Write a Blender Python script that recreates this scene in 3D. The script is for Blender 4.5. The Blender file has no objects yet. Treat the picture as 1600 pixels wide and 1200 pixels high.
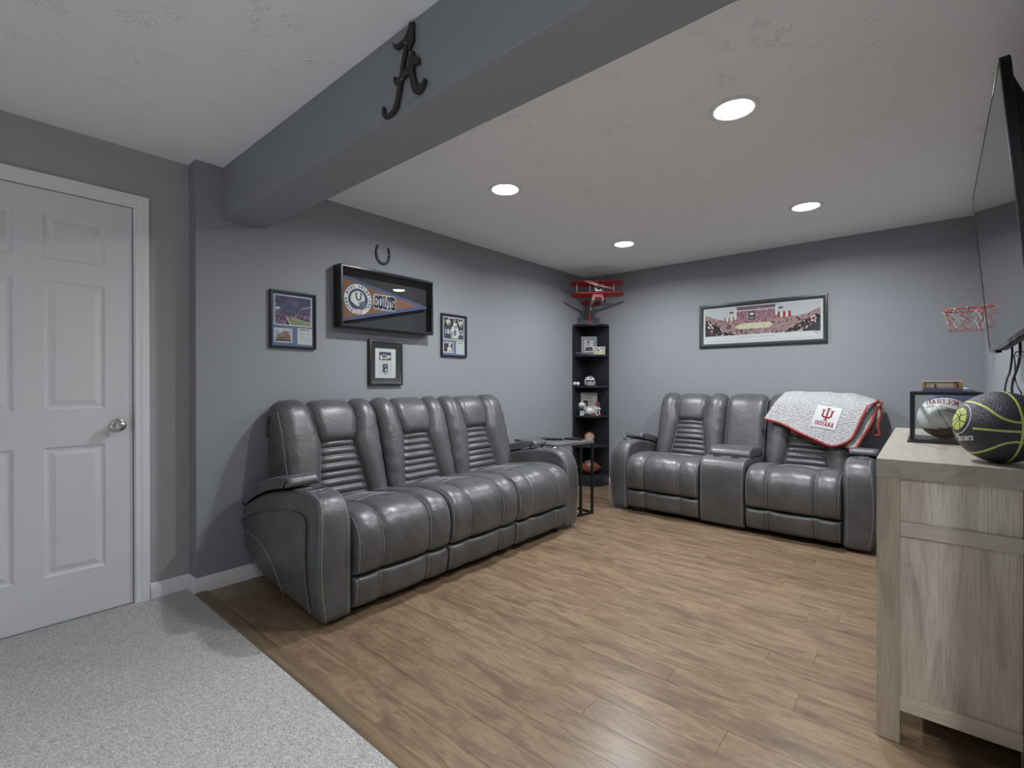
import bpy, math, random
from mathutils import Vector, Matrix
random.seed(7)
R = math.radians
SC = bpy.context.scene
COL = SC.collection
# ------------------------------------------------------------------ camera
CAM = Vector((2.9895, -0.0247, 1.14))
cd = bpy.data.cameras.new('camera'); cam = bpy.data.objects.new('camera', cd); COL.objects.link(cam)
cd.sensor_fit = 'HORIZONTAL'; cd.sensor_width = 36.0; cd.lens = 36.0 * 754.9 / 1600.0
cd.clip_start = 0.02; cd.clip_end = 60
cam.location = CAM
cam.rotation_euler = (math.pi / 2 - 0.0032, 0.0008, 0.7064)
SC.camera = cam
# ------------------------------------------------------------------ world, exposure
w = bpy.data.worlds.new('world'); SC.world = w; w.use_nodes = True
w.node_tree.nodes['Background'].inputs[0].default_value = (0.05, 0.05, 0.055, 1)
SC.view_settings.view_transform = 'Standard'
SC.view_settings.look = 'None'
SC.view_settings.gamma = 1
SC.view_settings.use_curve_mapping = False
SC.view_settings.exposure = 1.08
try:
    SC.cycles.use_denoising = True
    SC.cycles.max_bounces = 9; SC.cycles.diffuse_bounces = 5; SC.cycles.glossy_bounces = 5
    SC.cycles.sample_clamp_indirect = 6.0
    SC.cycles.caustics_reflective = False; SC.cycles.caustics_refractive = False
except Exception: pass
LCOL = (0.965, 1.0, 1.035)
LAMP = 9.0             # watts of each recessed lamp over the wood floor
LAMP_FILL = 12.0        # base watts of the assumed, unseen fill lamps over the carpet
SPREAD = 163           # beam of the downlights, degrees
# ------------------------------------------------------------------ room dimensions
H = 2.344; D = 4.795; W = 3.315; DX = -0.112; YJ = 0.852; Y0 = 0.986; Y1 = 1.217; ZB = 2.057
XR = 5.6; YN = -3.4
# ================================================================== helpers
def mat(name, col=(0.5, 0.5, 0.5), rough=0.5, metal=0.0, spec=0.5, coat=0.0, build=None, emit=None, es=0.0, trans=0.0, ior=1.45, sheen=0.0):
    m = bpy.data.materials.new(name); m.use_nodes = True
    nt = m.node_tree; b = nt.nodes['Principled BSDF']
    b.inputs['Base Color'].default_value = (*col, 1); b.inputs['Roughness'].default_value = rough
    b.inputs['Metallic'].default_value = metal; b.inputs['Specular IOR Level'].default_value = spec
    b.inputs['Coat Weight'].default_value = coat; b.inputs['IOR'].default_value = ior
    b.inputs['Transmission Weight'].default_value = trans
    b.inputs['Sheen Weight'].default_value = sheen
    if emit: b.inputs['Emission Color'].default_value = (*emit, 1); b.inputs['Emission Strength'].default_value = es
    if build: build(nt, b)
    return m
def nd(nt, typ, ins=None, **kw):
    n = nt.nodes.new(typ)
    for k, v in kw.items(): setattr(n, k, v)
    if ins:
        for k, v in ins.items():
            if isinstance(v, bpy.types.NodeSocket): nt.links.new(v, n.inputs[k])
            else: n.inputs[k].default_value = v
    return n
def ramp(nt, fac, stops, interp='LINEAR'):
    n = nt.nodes.new('ShaderNodeValToRGB'); cr = n.color_ramp; cr.interpolation = interp
    while len(cr.elements) < len(stops): cr.elements.new(0.5)
    for e, (p, c) in zip(cr.elements, stops):
        e.position = p; e.color = (*c, 1) if len(c) == 3 else c
    nt.links.new(fac, n.inputs[0]); return n.outputs[0]
def coords(nt, kind='Object', scale=(1, 1, 1), loc=(0, 0, 0), rot=(0, 0, 0)):
    tc = nt.nodes.new('ShaderNodeTexCoord')
    mp = nd(nt, 'ShaderNodeMapping', {'Vector': tc.outputs[kind], 'Scale': scale, 'Location': loc, 'Rotation': rot})
    return mp.outputs[0]
def noise(nt, vec, scale, detail=3, rough=0.55, dist=0.0):
    return nd(nt, 'ShaderNodeTexNoise', {'Vector': vec, 'Scale': scale, 'Detail': detail, 'Roughness': rough, 'Distortion': dist}).outputs[0]
def mixc(nt, fac, a, b, blend='MIX'):
    n = nt.nodes.new('ShaderNodeMix'); n.data_type = 'RGBA'; n.blend_type = blend
    for i, v in ((0, fac), (6, a), (7, b)):
        if isinstance(v, bpy.types.NodeSocket): nt.links.new(v, n.inputs[i])
        elif i == 0: n.inputs[0].default_value = v
        else: n.inputs[i].default_value = (*v, 1)
    return n.outputs[2]
def math_(nt, op, a, b=0.0):
    n = nt.nodes.new('ShaderNodeMath'); n.operation = op
    for i, v in ((0, a), (1, b)):
        if isinstance(v, bpy.types.NodeSocket): nt.links.new(v, n.inputs[i])
        else: n.inputs[i].default_value = v
    return n.outputs[0]
def bump(nt, b, height, strength=0.2, dist=0.01):
    n = nd(nt, 'ShaderNodeBump', {'Height': height, 'Strength': strength, 'Distance': dist})
    nt.links.new(n.outputs[0], b.inputs['Normal'])

class MB:
    def __init__(s, M=None): s.v = []; s.f = []; s.mi = []; s.M = M; s.cur = 0
    def add(s, vs, fs):
        o = len(s.v)
        for p in vs:
            p = Vector(p); s.v.append(s.M @ p if s.M else p)
        for f in fs: s.f.append(tuple(i + o for i in f)); s.mi.append(s.cur)
        return s
    def box(s, x0, x1, y0, y1, z0, z1):
        if x0 > x1: x0, x1 = x1, x0
        if y0 > y1: y0, y1 = y1, y0
        if z0 > z1: z0, z1 = z1, z0
        return s.add([(x0,y0,z0),(x1,y0,z0),(x1,y1,z0),(x0,y1,z0),(x0,y0,z1),(x1,y0,z1),(x1,y1,z1),(x0,y1,z1)],
                     [(3,2,1,0),(4,5,6,7),(0,1,5,4),(1,2,6,5),(2,3,7,6),(3,0,4,7)])
    def prism(s, poly, z0, z1, ax='z'):
        # poly: list of 2D points; ax z -> (a,b,z); ax x -> (z,a,b); ax y -> (a,z,b)
        n = len(poly)
        area = sum(poly[i][0]*poly[(i+1)%n][1]-poly[(i+1)%n][0]*poly[i][1] for i in range(n))
        if area < 0: poly = poly[::-1]
        def P(p, z):
            return (p[0],p[1],z) if ax == 'z' else ((z,p[0],p[1]) if ax == 'x' else (p[0],z,p[1]))
        vs = [P(p, z0) for p in poly] + [P(p, z1) for p in poly]
        fs = [tuple(range(n))[::-1], tuple(range(n, 2*n))] + [(i,(i+1)%n,n+(i+1)%n,n+i) for i in range(n)]
        if ax == 'y': fs = [f[::-1] for f in fs]
        return s.add(vs, fs)
    def flat(s, poly, z=0.0):
        n = len(poly)
        area = sum(poly[i][0]*poly[(i+1)%n][1]-poly[(i+1)%n][0]*poly[i][1] for i in range(n))
        if area < 0: poly = poly[::-1]
        return s.add([(p[0],p[1],z) for p in poly], [tuple(range(n))])
    def rect(s, x0, x1, y0, y1, z=0.0): return s.flat([(x0,y0),(x1,y0),(x1,y1),(x0,y1)], z)
    def disc(s, cx, cy, r, z=0.0, n=28, ry=None):
        ry = r if ry is None else ry
        return s.flat([(cx+r*math.cos(2*math.pi*k/n), cy+ry*math.sin(2*math.pi*k/n)) for k in range(n)], z)
    def ring(s, cx, cy, r0, r1, z=0.0, n=36, a0=0, a1=2*math.pi):
        vs = []; fs = []
        for k in range(n+1):
            a = a0+(a1-a0)*k/n; vs += [(cx+r0*math.cos(a),cy+r0*math.sin(a),z),(cx+r1*math.cos(a),cy+r1*math.sin(a),z)]
        for k in range(n): fs.append((2*k,2*k+1,2*k+3,2*k+2))
        return s.add(vs, fs)
    def stroke(s, pts, th, z=0.0, sub=None):
        if sub:
            for (ax, ay), (bx, by) in zip(pts[:-1], pts[1:]):
                l = math.hypot(bx-ax, by-ay) or 1e-9; e = th*0.28/l; k = max(1, int(math.ceil(l/sub))); nx, ny = -(by-ay)/l*th/2, (bx-ax)/l*th/2
                q = [-e+(1+2*e)*i/k for i in range(k+1)]; vs = []
                for t in q:
                    for m in (-1, 0, 1): vs.append((ax+(bx-ax)*t+nx*m, ay+(by-ay)*t+ny*m, z))
                s.add(vs, [f for i in range(k) for f in ((3*i+1, 3*i, 3*i+3, 3*i+4), (3*i+2, 3*i+1, 3*i+4, 3*i+5))])
            return s
        for (ax, ay), (bx, by) in zip(pts[:-1], pts[1:]):
            dx, dy = bx-ax, by-ay; l = math.hypot(dx, dy) or 1; nx, ny = -dy/l*th/2, dx/l*th/2
            ex, ey = dx/l*th*0.28, dy/l*th*0.28
            s.flat([(ax+nx-ex,ay+ny-ey),(ax-nx-ex,ay-ny-ey),(bx-nx+ex,by-ny+ey),(bx+nx+ex,by+ny+ey)], z)
        return s
    def tube(s, path, r, n=8, closed=False, caps=True):
        path = [Vector(p) for p in path]; m = len(path); rs = r if isinstance(r, (list, tuple)) else [r]*m
        t0 = (path[1]-path[0]).normalized(); up = Vector((0,0,1)) if abs(t0.z) < 0.9 else Vector((1,0,0))
        nrm = (up - t0*up.dot(t0)).normalized(); vs = []; fs = []
        for i in range(m):
            a = path[i-1] if (i > 0 or closed) else path[i]; b = path[(i+1) % m] if (i < m-1 or closed) else path[i]
            t = (b-a).normalized(); nrm = (nrm - t*nrm.dot(t)).normalized(); bi = t.cross(nrm)
            for k in range(n):
                an = 2*math.pi*k/n; vs.append(path[i]+(nrm*math.cos(an)+bi*math.sin(an))*rs[i])
        for i in range(m if closed else m-1):
            j = (i+1) % m
            for k in range(n): fs.append((i*n+k, i*n+(k+1)%n, j*n+(k+1)%n, j*n+k))
        if caps and not closed: fs += [tuple(range(n))[::-1], tuple(range((m-1)*n, m*n))]
        return s.add(vs, fs)
    def lathe(s, prof, n=24, M=None, c=(0,0,0)):
        vs = []; fs = []; m = len(prof); c = Vector(c)
        for r, z in prof:
            for k in range(n):
                a = 2*math.pi*k/n; p = Vector((r*math.cos(a), r*math.sin(a), z)); vs.append(c + (M @ p if M else p))
        for i in range(m-1):
            for k in range(n): fs.append((i*n+k, i*n+(k+1)%n, (i+1)*n+(k+1)%n, (i+1)*n+k))
        if prof[0][0] > 1e-6: fs.append(tuple(range(n))[::-1])
        if prof[-1][0] > 1e-6: fs.append(tuple(range((m-1)*n, m*n)))
        return s.add(vs, fs)
    def ball(s, c, r, nu=24, nv=14, sc=(1,1,1), M=None):
        prof = [(math.sin(math.pi*k/nv)*1.0+1e-7, -math.cos(math.pi*k/nv)) for k in range(nv+1)]
        vs = []; fs = []; c = Vector(c)
        for rr, z in prof:
            for k in range(nu):
                a = 2*math.pi*k/nu; p = Vector((rr*math.cos(a)*r*sc[0], rr*math.sin(a)*r*sc[1], z*r*sc[2])); vs.append(c+(M @ p if M else p))
        for i in range(nv):
            for k in range(nu): fs.append((i*nu+k, i*nu+(k+1)%nu, (i+1)*nu+(k+1)%nu, (i+1)*nu+k))
        return s.add(vs, fs)
    def grid(s, fn, nu, nv, cu=False, cv=False):
        vs = [fn(i, j) for j in range(nv) for i in range(nu)]; fs = []
        for j in range(nv if cv else nv-1):
            for i in range(nu if cu else nu-1):
                i2, j2 = (i+1)%nu, (j+1)%nv
                fs.append((j*nu+i, j*nu+i2, j2*nu+i2, j2*nu+i))
        return s.add(vs, fs)
    def build(s, name, mats, parent=None, smooth=None, bevel=0.0, seg=2, kind=None):
        me = bpy.data.meshes.new(name); me.from_pydata([tuple(p) for p in s.v], [], s.f)
        if not isinstance(mats, (list, tuple)): mats = [mats]
        for m in mats: me.materials.append(m)
        if len(mats) > 1: me.polygons.foreach_set('material_index', s.mi)
        if smooth is not None:
            me.polygons.foreach_set('use_smooth', [True]*len(me.polygons)); me.set_sharp_from_angle(angle=R(smooth))
        me.validate(); me.update()
        o = bpy.data.objects.new(name, me); COL.objects.link(o)
        if parent: o.parent = parent
        if bevel > 0:
            b = o.modifiers.new('bevel', 'BEVEL'); b.width = bevel; b.segments = seg; b.limit_method = 'ANGLE'; b.angle_limit = R(40)
        if kind: o['kind'] = kind
        return o
def tag(o, label=None, cat=None, group=None, kind=None):
    if label: o['label'] = label
    if cat: o['category'] = cat
    if group: o['group'] = group
    if kind: o['kind'] = kind
    return o
def thing(name, label, cat, loc=(0,0,0), M=None, rz=0.0, group=None):
    o = bpy.data.objects.new(name, None); COL.objects.link(o); o.empty_display_size = 0.05
    if M is not None: o.matrix_world = M
    else: o.location = loc; o.rotation_euler = (0, 0, rz)
    return tag(o, label, cat, group)
def struct(name, mb, m, parent=None, **k):
    o = mb.build(name, m, parent, **k)
    if not parent: o['kind'] = 'structure'
    return o
def frame_M(origin, a, b, c):
    M = Matrix.Identity(4)
    for i in range(3): M[i][0] = a[i]; M[i][1] = b[i]; M[i][2] = c[i]; M[i][3] = origin[i]
    return M
def on_left(y, z, x=0.0): return frame_M((x, y, z), (0,1,0), (0,0,1), (1,0,0))
def on_back(x, z, y=D): return frame_M((x, y, z), (1,0,0), (0,0,1), (0,-1,0))
def catmull(pts, n, closed=False):
    P = [Vector(p) for p in pts]; m = len(P); out = []
    segs = m if closed else m-1
    dense = []
    for i in range(segs):
        p1 = P[i]; p2 = P[(i+1)%m]
        p0 = P[i-1] if (i > 0 or closed) else p1; p3 = P[(i+2)%m] if (i+2 < m or closed) else p2
        for k in range(24):
            t = k/24
            dense.append(0.5*((2*p1)+(p2-p0)*t+(2*p0-5*p1+4*p2-p3)*t*t+(3*p1-p0-3*p2+p3)*t**3))
    dense.append(P[0] if closed else P[-1])
    L = [0.0]
    for a, b in zip(dense[:-1], dense[1:]): L.append(L[-1]+(b-a).length)
    cnt = n if closed else n-1; j = 0
    for i in range(n):
        d = L[-1]*i/cnt
        while j < len(L)-2 and L[j+1] < d: j += 1
        f = (d-L[j])/max(1e-9, L[j+1]-L[j]); out.append(dense[j].lerp(dense[j+1], min(1, max(0, f))))
    return out
# ---- lettering: words as flat polygons (x right, y up), fitted to a box
_tc = {}
def text_polys(body, bold=0.0):
    key = (body, bold)
    if key in _tc: return _tc[key]
    cu = bpy.data.curves.new('t', 'FONT'); cu.body = body; cu.offset = bold; cu.resolution_u = 3
    o = bpy.data.objects.new('t', cu); COL.objects.link(o)
    dg = bpy.context.evaluated_depsgraph_get(); dg.update()
    me = o.evaluated_get(dg).to_mesh()
    vs = [(v.co.x, v.co.y) for v in me.vertices]; fs = [tuple(p.vertices) for p in me.polygons]
    o.evaluated_get(dg).to_mesh_clear(); bpy.data.objects.remove(o); bpy.data.curves.remove(cu)
    xs = [p[0] for p in vs]; ys = [p[1] for p in vs]
    x0, x1, y0, y1 = min(xs), max(xs), min(ys), max(ys)
    _tc[key] = ([((x-x0)/(x1-x0), (y-y0)/(y1-y0)) for x, y in vs], fs, (x1-x0)/(y1-y0)); return _tc[key]
def put_text(mb, body, x0, x1, y0, y1, z=0.0, bold=0.0, warp=None):
    vs, fs, _ = text_polys(body, bold)
    pts = [(x0+(x1-x0)*a, y0+(y1-y0)*b) for a, b in vs]
    mb.add([warp(*p) if warp else (p[0], p[1], z) for p in pts], fs)
SLAB = {  # slab-serif capitals as strokes on a unit box
 'C': [[(.86,.72),(.86,.82),(.7,.93),(.35,.93),(.16,.8),(.16,.2),(.35,.07),(.7,.07),(.86,.18),(.86,.3)]],
 'O': [[(.3,.93),(.7,.93),(.86,.8),(.86,.2),(.7,.07),(.3,.07),(.14,.2),(.14,.8),(.3,.93)]],
 'L': [[(.3,.94),(.3,.06)],[(.06,.94),(.54,.94)],[(.06,.06),(.92,.06),(.92,.3)]],
 'T': [[(.5,.94),(.5,.06)],[(.08,.7),(.08,.94),(.92,.94),(.92,.7)],[(.28,.06),(.72,.06)]],
 'S': [[(.84,.7),(.84,.82),(.7,.93),(.3,.93),(.16,.82),(.16,.64),(.3,.54),(.7,.46),(.84,.36),(.84,.18),(.7,.07),(.3,.07),(.16,.18),(.16,.3)]],
 'H': [[(.22,.94),(.22,.06)],[(.78,.94),(.78,.06)],[(.22,.5),(.78,.5)],[(.04,.94),(.4,.94)],[(.6,.94),(.96,.94)],[(.04,.06),(.4,.06)],[(.6,.06),(.96,.06)]],
 'A': [[(.2,.06),(.5,.94),(.8,.06)],[(.3,.34),(.7,.34)],[(.04,.06),(.36,.06)],[(.64,.06),(.96,.06)],[(.32,.94),(.56,.94)]],
 'R': [[(.24,.94),(.24,.06)],[(.06,.94),(.7,.94),(.86,.82),(.86,.6),(.7,.5),(.24,.5)],[(.52,.5),(.84,.06)],[(.06,.06),(.42,.06)],[(.74,.06),(.98,.06)]],
 'E': [[(.24,.94),(.24,.06)],[(.06,.94),(.9,.94),(.9,.72)],[(.06,.06),(.92,.06),(.92,.28)],[(.24,.5),(.64,.5)],[(.64,.38),(.64,.62)]],
 'M': [[(.18,.06),(.18,.94),(.5,.3),(.82,.94),(.82,.06)],[(.02,.06),(.34,.06)],[(.66,.06),(.98,.06)],[(.02,.94),(.2,.94)],[(.8,.94),(.98,.94)]],
 'I': [[(.5,.94),(.5,.06)],[(.2,.94),(.8,.94)],[(.2,.06),(.8,.06)]],
 'N': [[(.2,.06),(.2,.94),(.78,.06),(.78,.94)],[(.02,.06),(.38,.06)],[(.04,.94),(.2,.94)],[(.6,.94),(.96,.94)]],
 'D': [[(.24,.94),(.24,.06)],[(.06,.94),(.64,.94),(.86,.76),(.86,.24),(.64,.06),(.06,.06)]],
}
def slab_word(mb, word, x0, x1, y0, y1, th, z=0.0, gap=0.12, widths=None, warp=None):
    ws = [(widths or {}).get(c, 1.0) for c in word]; tot = sum(ws)+gap*(len(word)-1); k = (x1-x0)/tot; x = x0
    for c, wd in zip(word, ws):
        for st in SLAB[c]:
            pts = [(x+px*wd*k, y0+py*(y1-y0)) for px, py in st]
            if warp:
                t = MB(); t.stroke(pts, th, 0.0, th*0.8)
                mb.add([warp(p.x, p.y) for p in t.v], t.f)
            else: mb.stroke(pts, th, z)
        x += (wd+gap)*k
def trident(mb, cx, cy, h, z=0.0, warp=None):
    # the I-through-U monogram
    t = MB(); s = h
    for st, th in (([(-.30,.30),(-.30,-.12),(-.18,-.24),(.18,-.24),(.30,-.12),(.30,.30)], .12), ([(0,.46),(0,-.46)], .13),
                   ([(-.11,.47),(.11,.47)], .06), ([(-.13,-.47),(.13,-.47)], .06), ([(-.42,.31),(-.18,.31)], .06), ([(.18,.31),(.42,.31)], .06)):
        t.stroke([(cx+a*s, cy+b*s) for a, b in st], th*s, 0.0, th*s*0.6 if warp else None)
    if warp: mb.add([warp(p.x, p.y) for p in t.v], t.f)
    else: mb.add([(p.x, p.y, z) for p in t.v], t.f)
# ================================================================== materials
def _wall(nt, b):
    v = coords(nt, 'Object'); n = noise(nt, v, 260, 2); n2 = noise(nt, v, 1.3, 2)
    nt.links.new(mixc(nt, n2, (0.276, 0.289, 0.312), (0.290, 0.303, 0.326)), b.inputs['Base Color'])
    bump(nt, b, n, 0.12, 0.002)
def _ceil(nt, b):
    # stomped "crow's foot" plaster: radiating ridges round scattered centres
    v = coords(nt, 'Object')
    dn = nd(nt, 'ShaderNodeTexNoise', {'Vector': v, 'Scale': 9.0, 'Detail': 3})
    wv = nd(nt, 'ShaderNodeVectorMath', {0: v, 1: dn.outputs[1]}, operation='MULTIPLY_ADD'); wv.inputs[1].default_value = (1, 1, 1)
    sc = nd(nt, 'ShaderNodeVectorMath', {0: dn.outputs[1]}, operation='SCALE'); sc.inputs['Scale'].default_value = 0.11
    av = nd(nt, 'ShaderNodeVectorMath', {0: v, 1: sc.outputs[0]}, operation='ADD')
    vo = nd(nt, 'ShaderNodeTexVoronoi', {'Vector': av.outputs[0], 'Scale': 5.2}, voronoi_dimensions='2D')
    df = nd(nt, 'ShaderNodeVectorMath', {0: av.outputs[0], 1: vo.outputs['Position']}, operation='SUBTRACT')
    sx = nd(nt, 'ShaderNodeSeparateXYZ', {0: df.outputs[0]})
    ang = math_(nt, 'ARCTAN2', sx.outputs[1], sx.outputs[0])
    jit = math_(nt, 'MULTIPLY', noise(nt, v, 30, 2), 6.0)
    wav = math_(nt, 'SINE', math_(nt, 'ADD', math_(nt, 'MULTIPLY', ang, 13.0), jit))
    fall = nd(nt, 'ShaderNodeMapRange', {'Value': vo.outputs['Distance'], 'From Min': 0.02, 'From Max': 0.42, 'To Min': 1.0, 'To Max': 0.0}).outputs[0]
    pat = math_(nt, 'GREATER_THAN', noise(nt, v, 2.3, 2), 0.46)
    patn = nd(nt, 'ShaderNodeMapRange', {'Value': noise(nt, v, 2.3, 2), 'From Min': 0.42, 'From Max': 0.58}).outputs[0]
    h = math_(nt, 'MULTIPLY', math_(nt, 'MULTIPLY', math_(nt, 'MAXIMUM', wav, 0.1), fall), patn)
    core = nd(nt, 'ShaderNodeMapRange', {'Value': vo.outputs['Distance'], 'From Min': 0.05, 'From Max': 0.20, 'To Min': 0.0, 'To Max': 1.0}).outputs[0]
    h = math_(nt, 'MULTIPLY', math_(nt, 'MULTIPLY', h, core), math_(nt, 'GREATER_THAN', noise(nt, v, 14, 2), 0.5))
    h = math_(nt, 'ADD', h, math_(nt, 'MULTIPLY', noise(nt, v, 90, 3), 0.30))
    bump(nt, b, h, 0.85, 0.007)
def _carpet(nt, b):
    v = coords(nt, 'Object'); n = noise(nt, v, 165, 3, 0.7); n1 = noise(nt, v, 55, 2); n2 = noise(nt, v, 4, 3)
    c = ramp(nt, n, [(0.32, (0.16, 0.158, 0.15)), (0.44, (0.42, 0.417, 0.405)), (0.57, (0.66, 0.655, 0.645)), (0.70, (0.88, 0.88, 0.87))])
    c = mixc(nt, 0.25, c, ramp(nt, n1, [(0.35, (0.25, 0.25, 0.24)), (0.65, (0.6, 0.6, 0.58))]))
    c = mixc(nt, math_(nt, 'MULTIPLY', n2, 0.3), c, (0.60, 0.60, 0.59))
    nt.links.new(c, b.inputs['Base Color']); bump(nt, b, n, 0.9, 0.01)
def wood_nodes(light, mid, dark, streak=(1.1, 16, 16), rnd=True, bumps=0.08, fine=(3, 90, 90), cont=1.0):
    def f(nt, b):
        v = coords(nt, 'Object')
        if rnd:
            oi = nt.nodes.new('ShaderNodeObjectInfo')
            cx = nd(nt, 'ShaderNodeCombineXYZ', {0: math_(nt, 'MULTIPLY', oi.outputs['Random'], 37.0), 1: math_(nt, 'MULTIPLY', oi.outputs['Random'], 11.0), 2: math_(nt, 'MULTIPLY', oi.outputs['Random'], 5.0)})
            v = nd(nt, 'ShaderNodeVectorMath', {0: v, 1: cx.outputs[0]}, operation='ADD').outputs[0]
        m1 = nd(nt, 'ShaderNodeMapping', {'Vector': v, 'Scale': streak}).outputs[0]
        a = noise(nt, m1, 1.6, 6, 0.62, 0.7)
        m2 = nd(nt, 'ShaderNodeMapping', {'Vector': v, 'Scale': fine}).outputs[0]
        g = noise(nt, m2, 2.0, 4, 0.65, 0.4)
        big = noise(nt, nd(nt, 'ShaderNodeMapping', {'Vector': v, 'Scale': (streak[0]*1.5, streak[1]*0.35, streak[2]*0.35)}).outputs[0], 1.2, 3)
        c = ramp(nt, a, [(0.28, dark), (0.45, mid), (0.60, light), (0.78, mid)])
        c = mixc(nt, ramp(nt, g, [(0.30, (1, 1, 1)), (0.48, (0, 0, 0))]), c, tuple(x*0.62 for x in dark), 'MIX') if cont >= 1 else mixc(nt, math_(nt, 'MULTIPLY', ramp(nt, g, [(0.30, (1, 1, 1)), (0.50, (0, 0, 0))]), cont), c, dark)
        c = mixc(nt, math_(nt, 'MULTIPLY', big, 0.55), c, mid)
        if rnd:
            hsv = nd(nt, 'ShaderNodeHueSaturation', {'Color': c}); nt.links.new(math_(nt, 'ADD', math_(nt, 'MULTIPLY', oi.outputs['Random'], 0.14), 0.93), hsv.inputs['Value']); c = hsv.outputs[0]
        nt.links.new(c, b.inputs['Base Color'])
        bump(nt, b, math_(nt, 'ADD', math_(nt, 'MULTIPLY', g, 0.6), a), bumps, 0.003)
    return f
def _leather(nt, b):
    v = coords(nt, 'Object'); n = noise(nt, v, 5.5, 4, 0.6); f = noise(nt, v, 420, 2); wr = noise(nt, v, 26, 3, 0.6, 0.8)
    nt.links.new(mixc(nt, ramp(nt, n, [(0.3, (0, 0, 0)), (0.7, (1, 1, 1))]), (0.062, 0.064, 0.066), (0.108, 0.111, 0.114)), b.inputs['Base Color'])
    nt.links.new(ramp(nt, n, [(0.3, (0.43,)*3), (0.7, (0.34,)*3)]), b.inputs['Roughness'])
    bump(nt, b, math_(nt, 'ADD', math_(nt, 'MULTIPLY', f, 0.10), wr), 0.20, 0.01)
def _fleece(nt, b):
    v = coords(nt, 'Object'); n = noise(nt, v, 130, 3, 0.65); vo = nd(nt, 'ShaderNodeTexVoronoi', {'Vector': v, 'Scale': 110.0}).outputs['Distance']
    nt.links.new(ramp(nt, n, [(0.3, (0.36, 0.365, 0.37)), (0.5, (0.64, 0.645, 0.65)), (0.72, (0.82, 0.82, 0.82))]), b.inputs['Base Color'])
    bump(nt, b, math_(nt, 'ADD', n, vo), 0.9, 0.012)
def _pebble(nt, b):
    v = coords(nt, 'Object'); vo = nd(nt, 'ShaderNodeTexVoronoi', {'Vector': v, 'Scale': 330.0}).outputs['Distance']
    bump(nt, b, vo, 0.55, 0.003)
def _foot(nt, b):
    v = coords(nt, 'Object'); vo = nd(nt, 'ShaderNodeTexVoronoi', {'Vector': v, 'Scale': 260.0}).outputs['Distance']
    bump(nt, b, vo, 0.3, 0.002)
def speckle(cols, scale, sc=(1, 1, 1), detail=4):
    def f(nt, b):
        n = noise(nt, coords(nt, 'Object', sc), scale, detail, 0.7)
        k = len(cols); nt.links.new(ramp(nt, n, [((0.36+0.28*i/k if detail == 2 else 0.30+0.40*i/(k-1)), c) for i, c in enumerate(cols)], 'CONSTANT' if detail == 2 else 'LINEAR'), b.inputs['Base Color'])
    return f
M = {}
M['wall'] = mat('grey_wall_paint', rough=0.6, spec=0.3, build=_wall)
def _wall2(nt, b):
    v = coords(nt, 'Object'); n = noise(nt, v, 260, 2); n2 = noise(nt, v, 1.3, 2)
    nt.links.new(mixc(nt, n2, (0.385, 0.386, 0.388), (0.400, 0.401, 0.403)), b.inputs['Base Color']); bump(nt, b, n, 0.12, 0.002)
M['wall2'] = mat('light_grey_wall_paint', rough=0.6, spec=0.3, build=_wall2)
M['ceil'] = mat('white_stomped_ceiling', (0.90, 0.915, 0.925), 0.9, spec=0.15, build=_ceil)
M['carpet'] = mat('grey_carpet', rough=1.0, spec=0.05, build=_carpet, sheen=0.2)
M['trim'] = mat('white_trim_paint', (0.80, 0.81, 0.82), 0.38)
M['door'] = mat('white_door_paint', (0.72, 0.73, 0.74), 0.45)
M['gap'] = mat('dark_gap', (0.02, 0.02, 0.02), 0.9)
M['plank'] = mat('brown_laminate', rough=0.30, build=wood_nodes((0.305, 0.222, 0.136), (0.205, 0.138, 0.088), (0.105, 0.066, 0.046), (2.6, 12, 12), cont=0.8, fine=(8, 55, 55)))
M['strip'] = mat('brown_transition', rough=0.42, build=wood_nodes((0.24, 0.17, 0.10), (0.18, 0.125, 0.078), (0.10, 0.065, 0.042), (0.9, 14, 14), rnd=False, cont=0.7))
oak = dict(bumps=0.12, cont=0.75)
M['oak_v'] = mat('grey_oak_upright', rough=0.5, build=wood_nodes((0.74, 0.68, 0.575), (0.60, 0.535, 0.445), (0.27, 0.235, 0.195), (11, 11, 1.6), fine=(120, 120, 4), **oak))
M['oak_leg'] = mat('grey_oak_leg', rough=0.5, build=wood_nodes((0.50, 0.435, 0.345), (0.40, 0.34, 0.265), (0.22, 0.18, 0.14), (10, 10, 1.0), fine=(120, 120, 4), **oak))
M['oak_x'] = mat('grey_oak_crosswise', rough=0.5, build=wood_nodes((0.63, 0.57, 0.475), (0.52, 0.46, 0.38), (0.29, 0.25, 0.205), (1.0, 10, 10), fine=(4, 120, 120), **oak))
M['oak_y'] = mat('grey_oak_lengthwise', rough=0.42, build=wood_nodes((0.43, 0.395, 0.335), (0.37, 0.335, 0.28), (0.25, 0.22, 0.185), (10, 1.0, 10), fine=(120, 4, 120), **oak))
M['leather'] = mat('grey_leather', rough=0.4, spec=0.85, build=_leather)
M['thread'] = mat('pale_thread', (0.62, 0.63, 0.63), 0.7)
M['black'] = mat('black_plastic', (0.012, 0.012, 0.013), 0.4)
M['blackmetal'] = mat('black_metal', (0.02, 0.02, 0.022), 0.42, 0.3)
M['steel'] = mat('brushed_steel', (0.45, 0.45, 0.45), 0.3, 1.0)
M['nickel'] = mat('satin_nickel', (0.55, 0.54, 0.52), 0.28, 1.0)
M['greywood'] = mat('charcoal_wood', rough=0.5, build=wood_nodes((0.15, 0.15, 0.155), (0.11, 0.11, 0.115), (0.06, 0.06, 0.065), (1.2, 14, 14), rnd=False, cont=0.6))
M['espresso'] = mat('black_shelf_finish', (0.017, 0.018, 0.022), 0.42)
M['frame'] = mat('black_frame', (0.018, 0.018, 0.02), 0.28)
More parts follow.
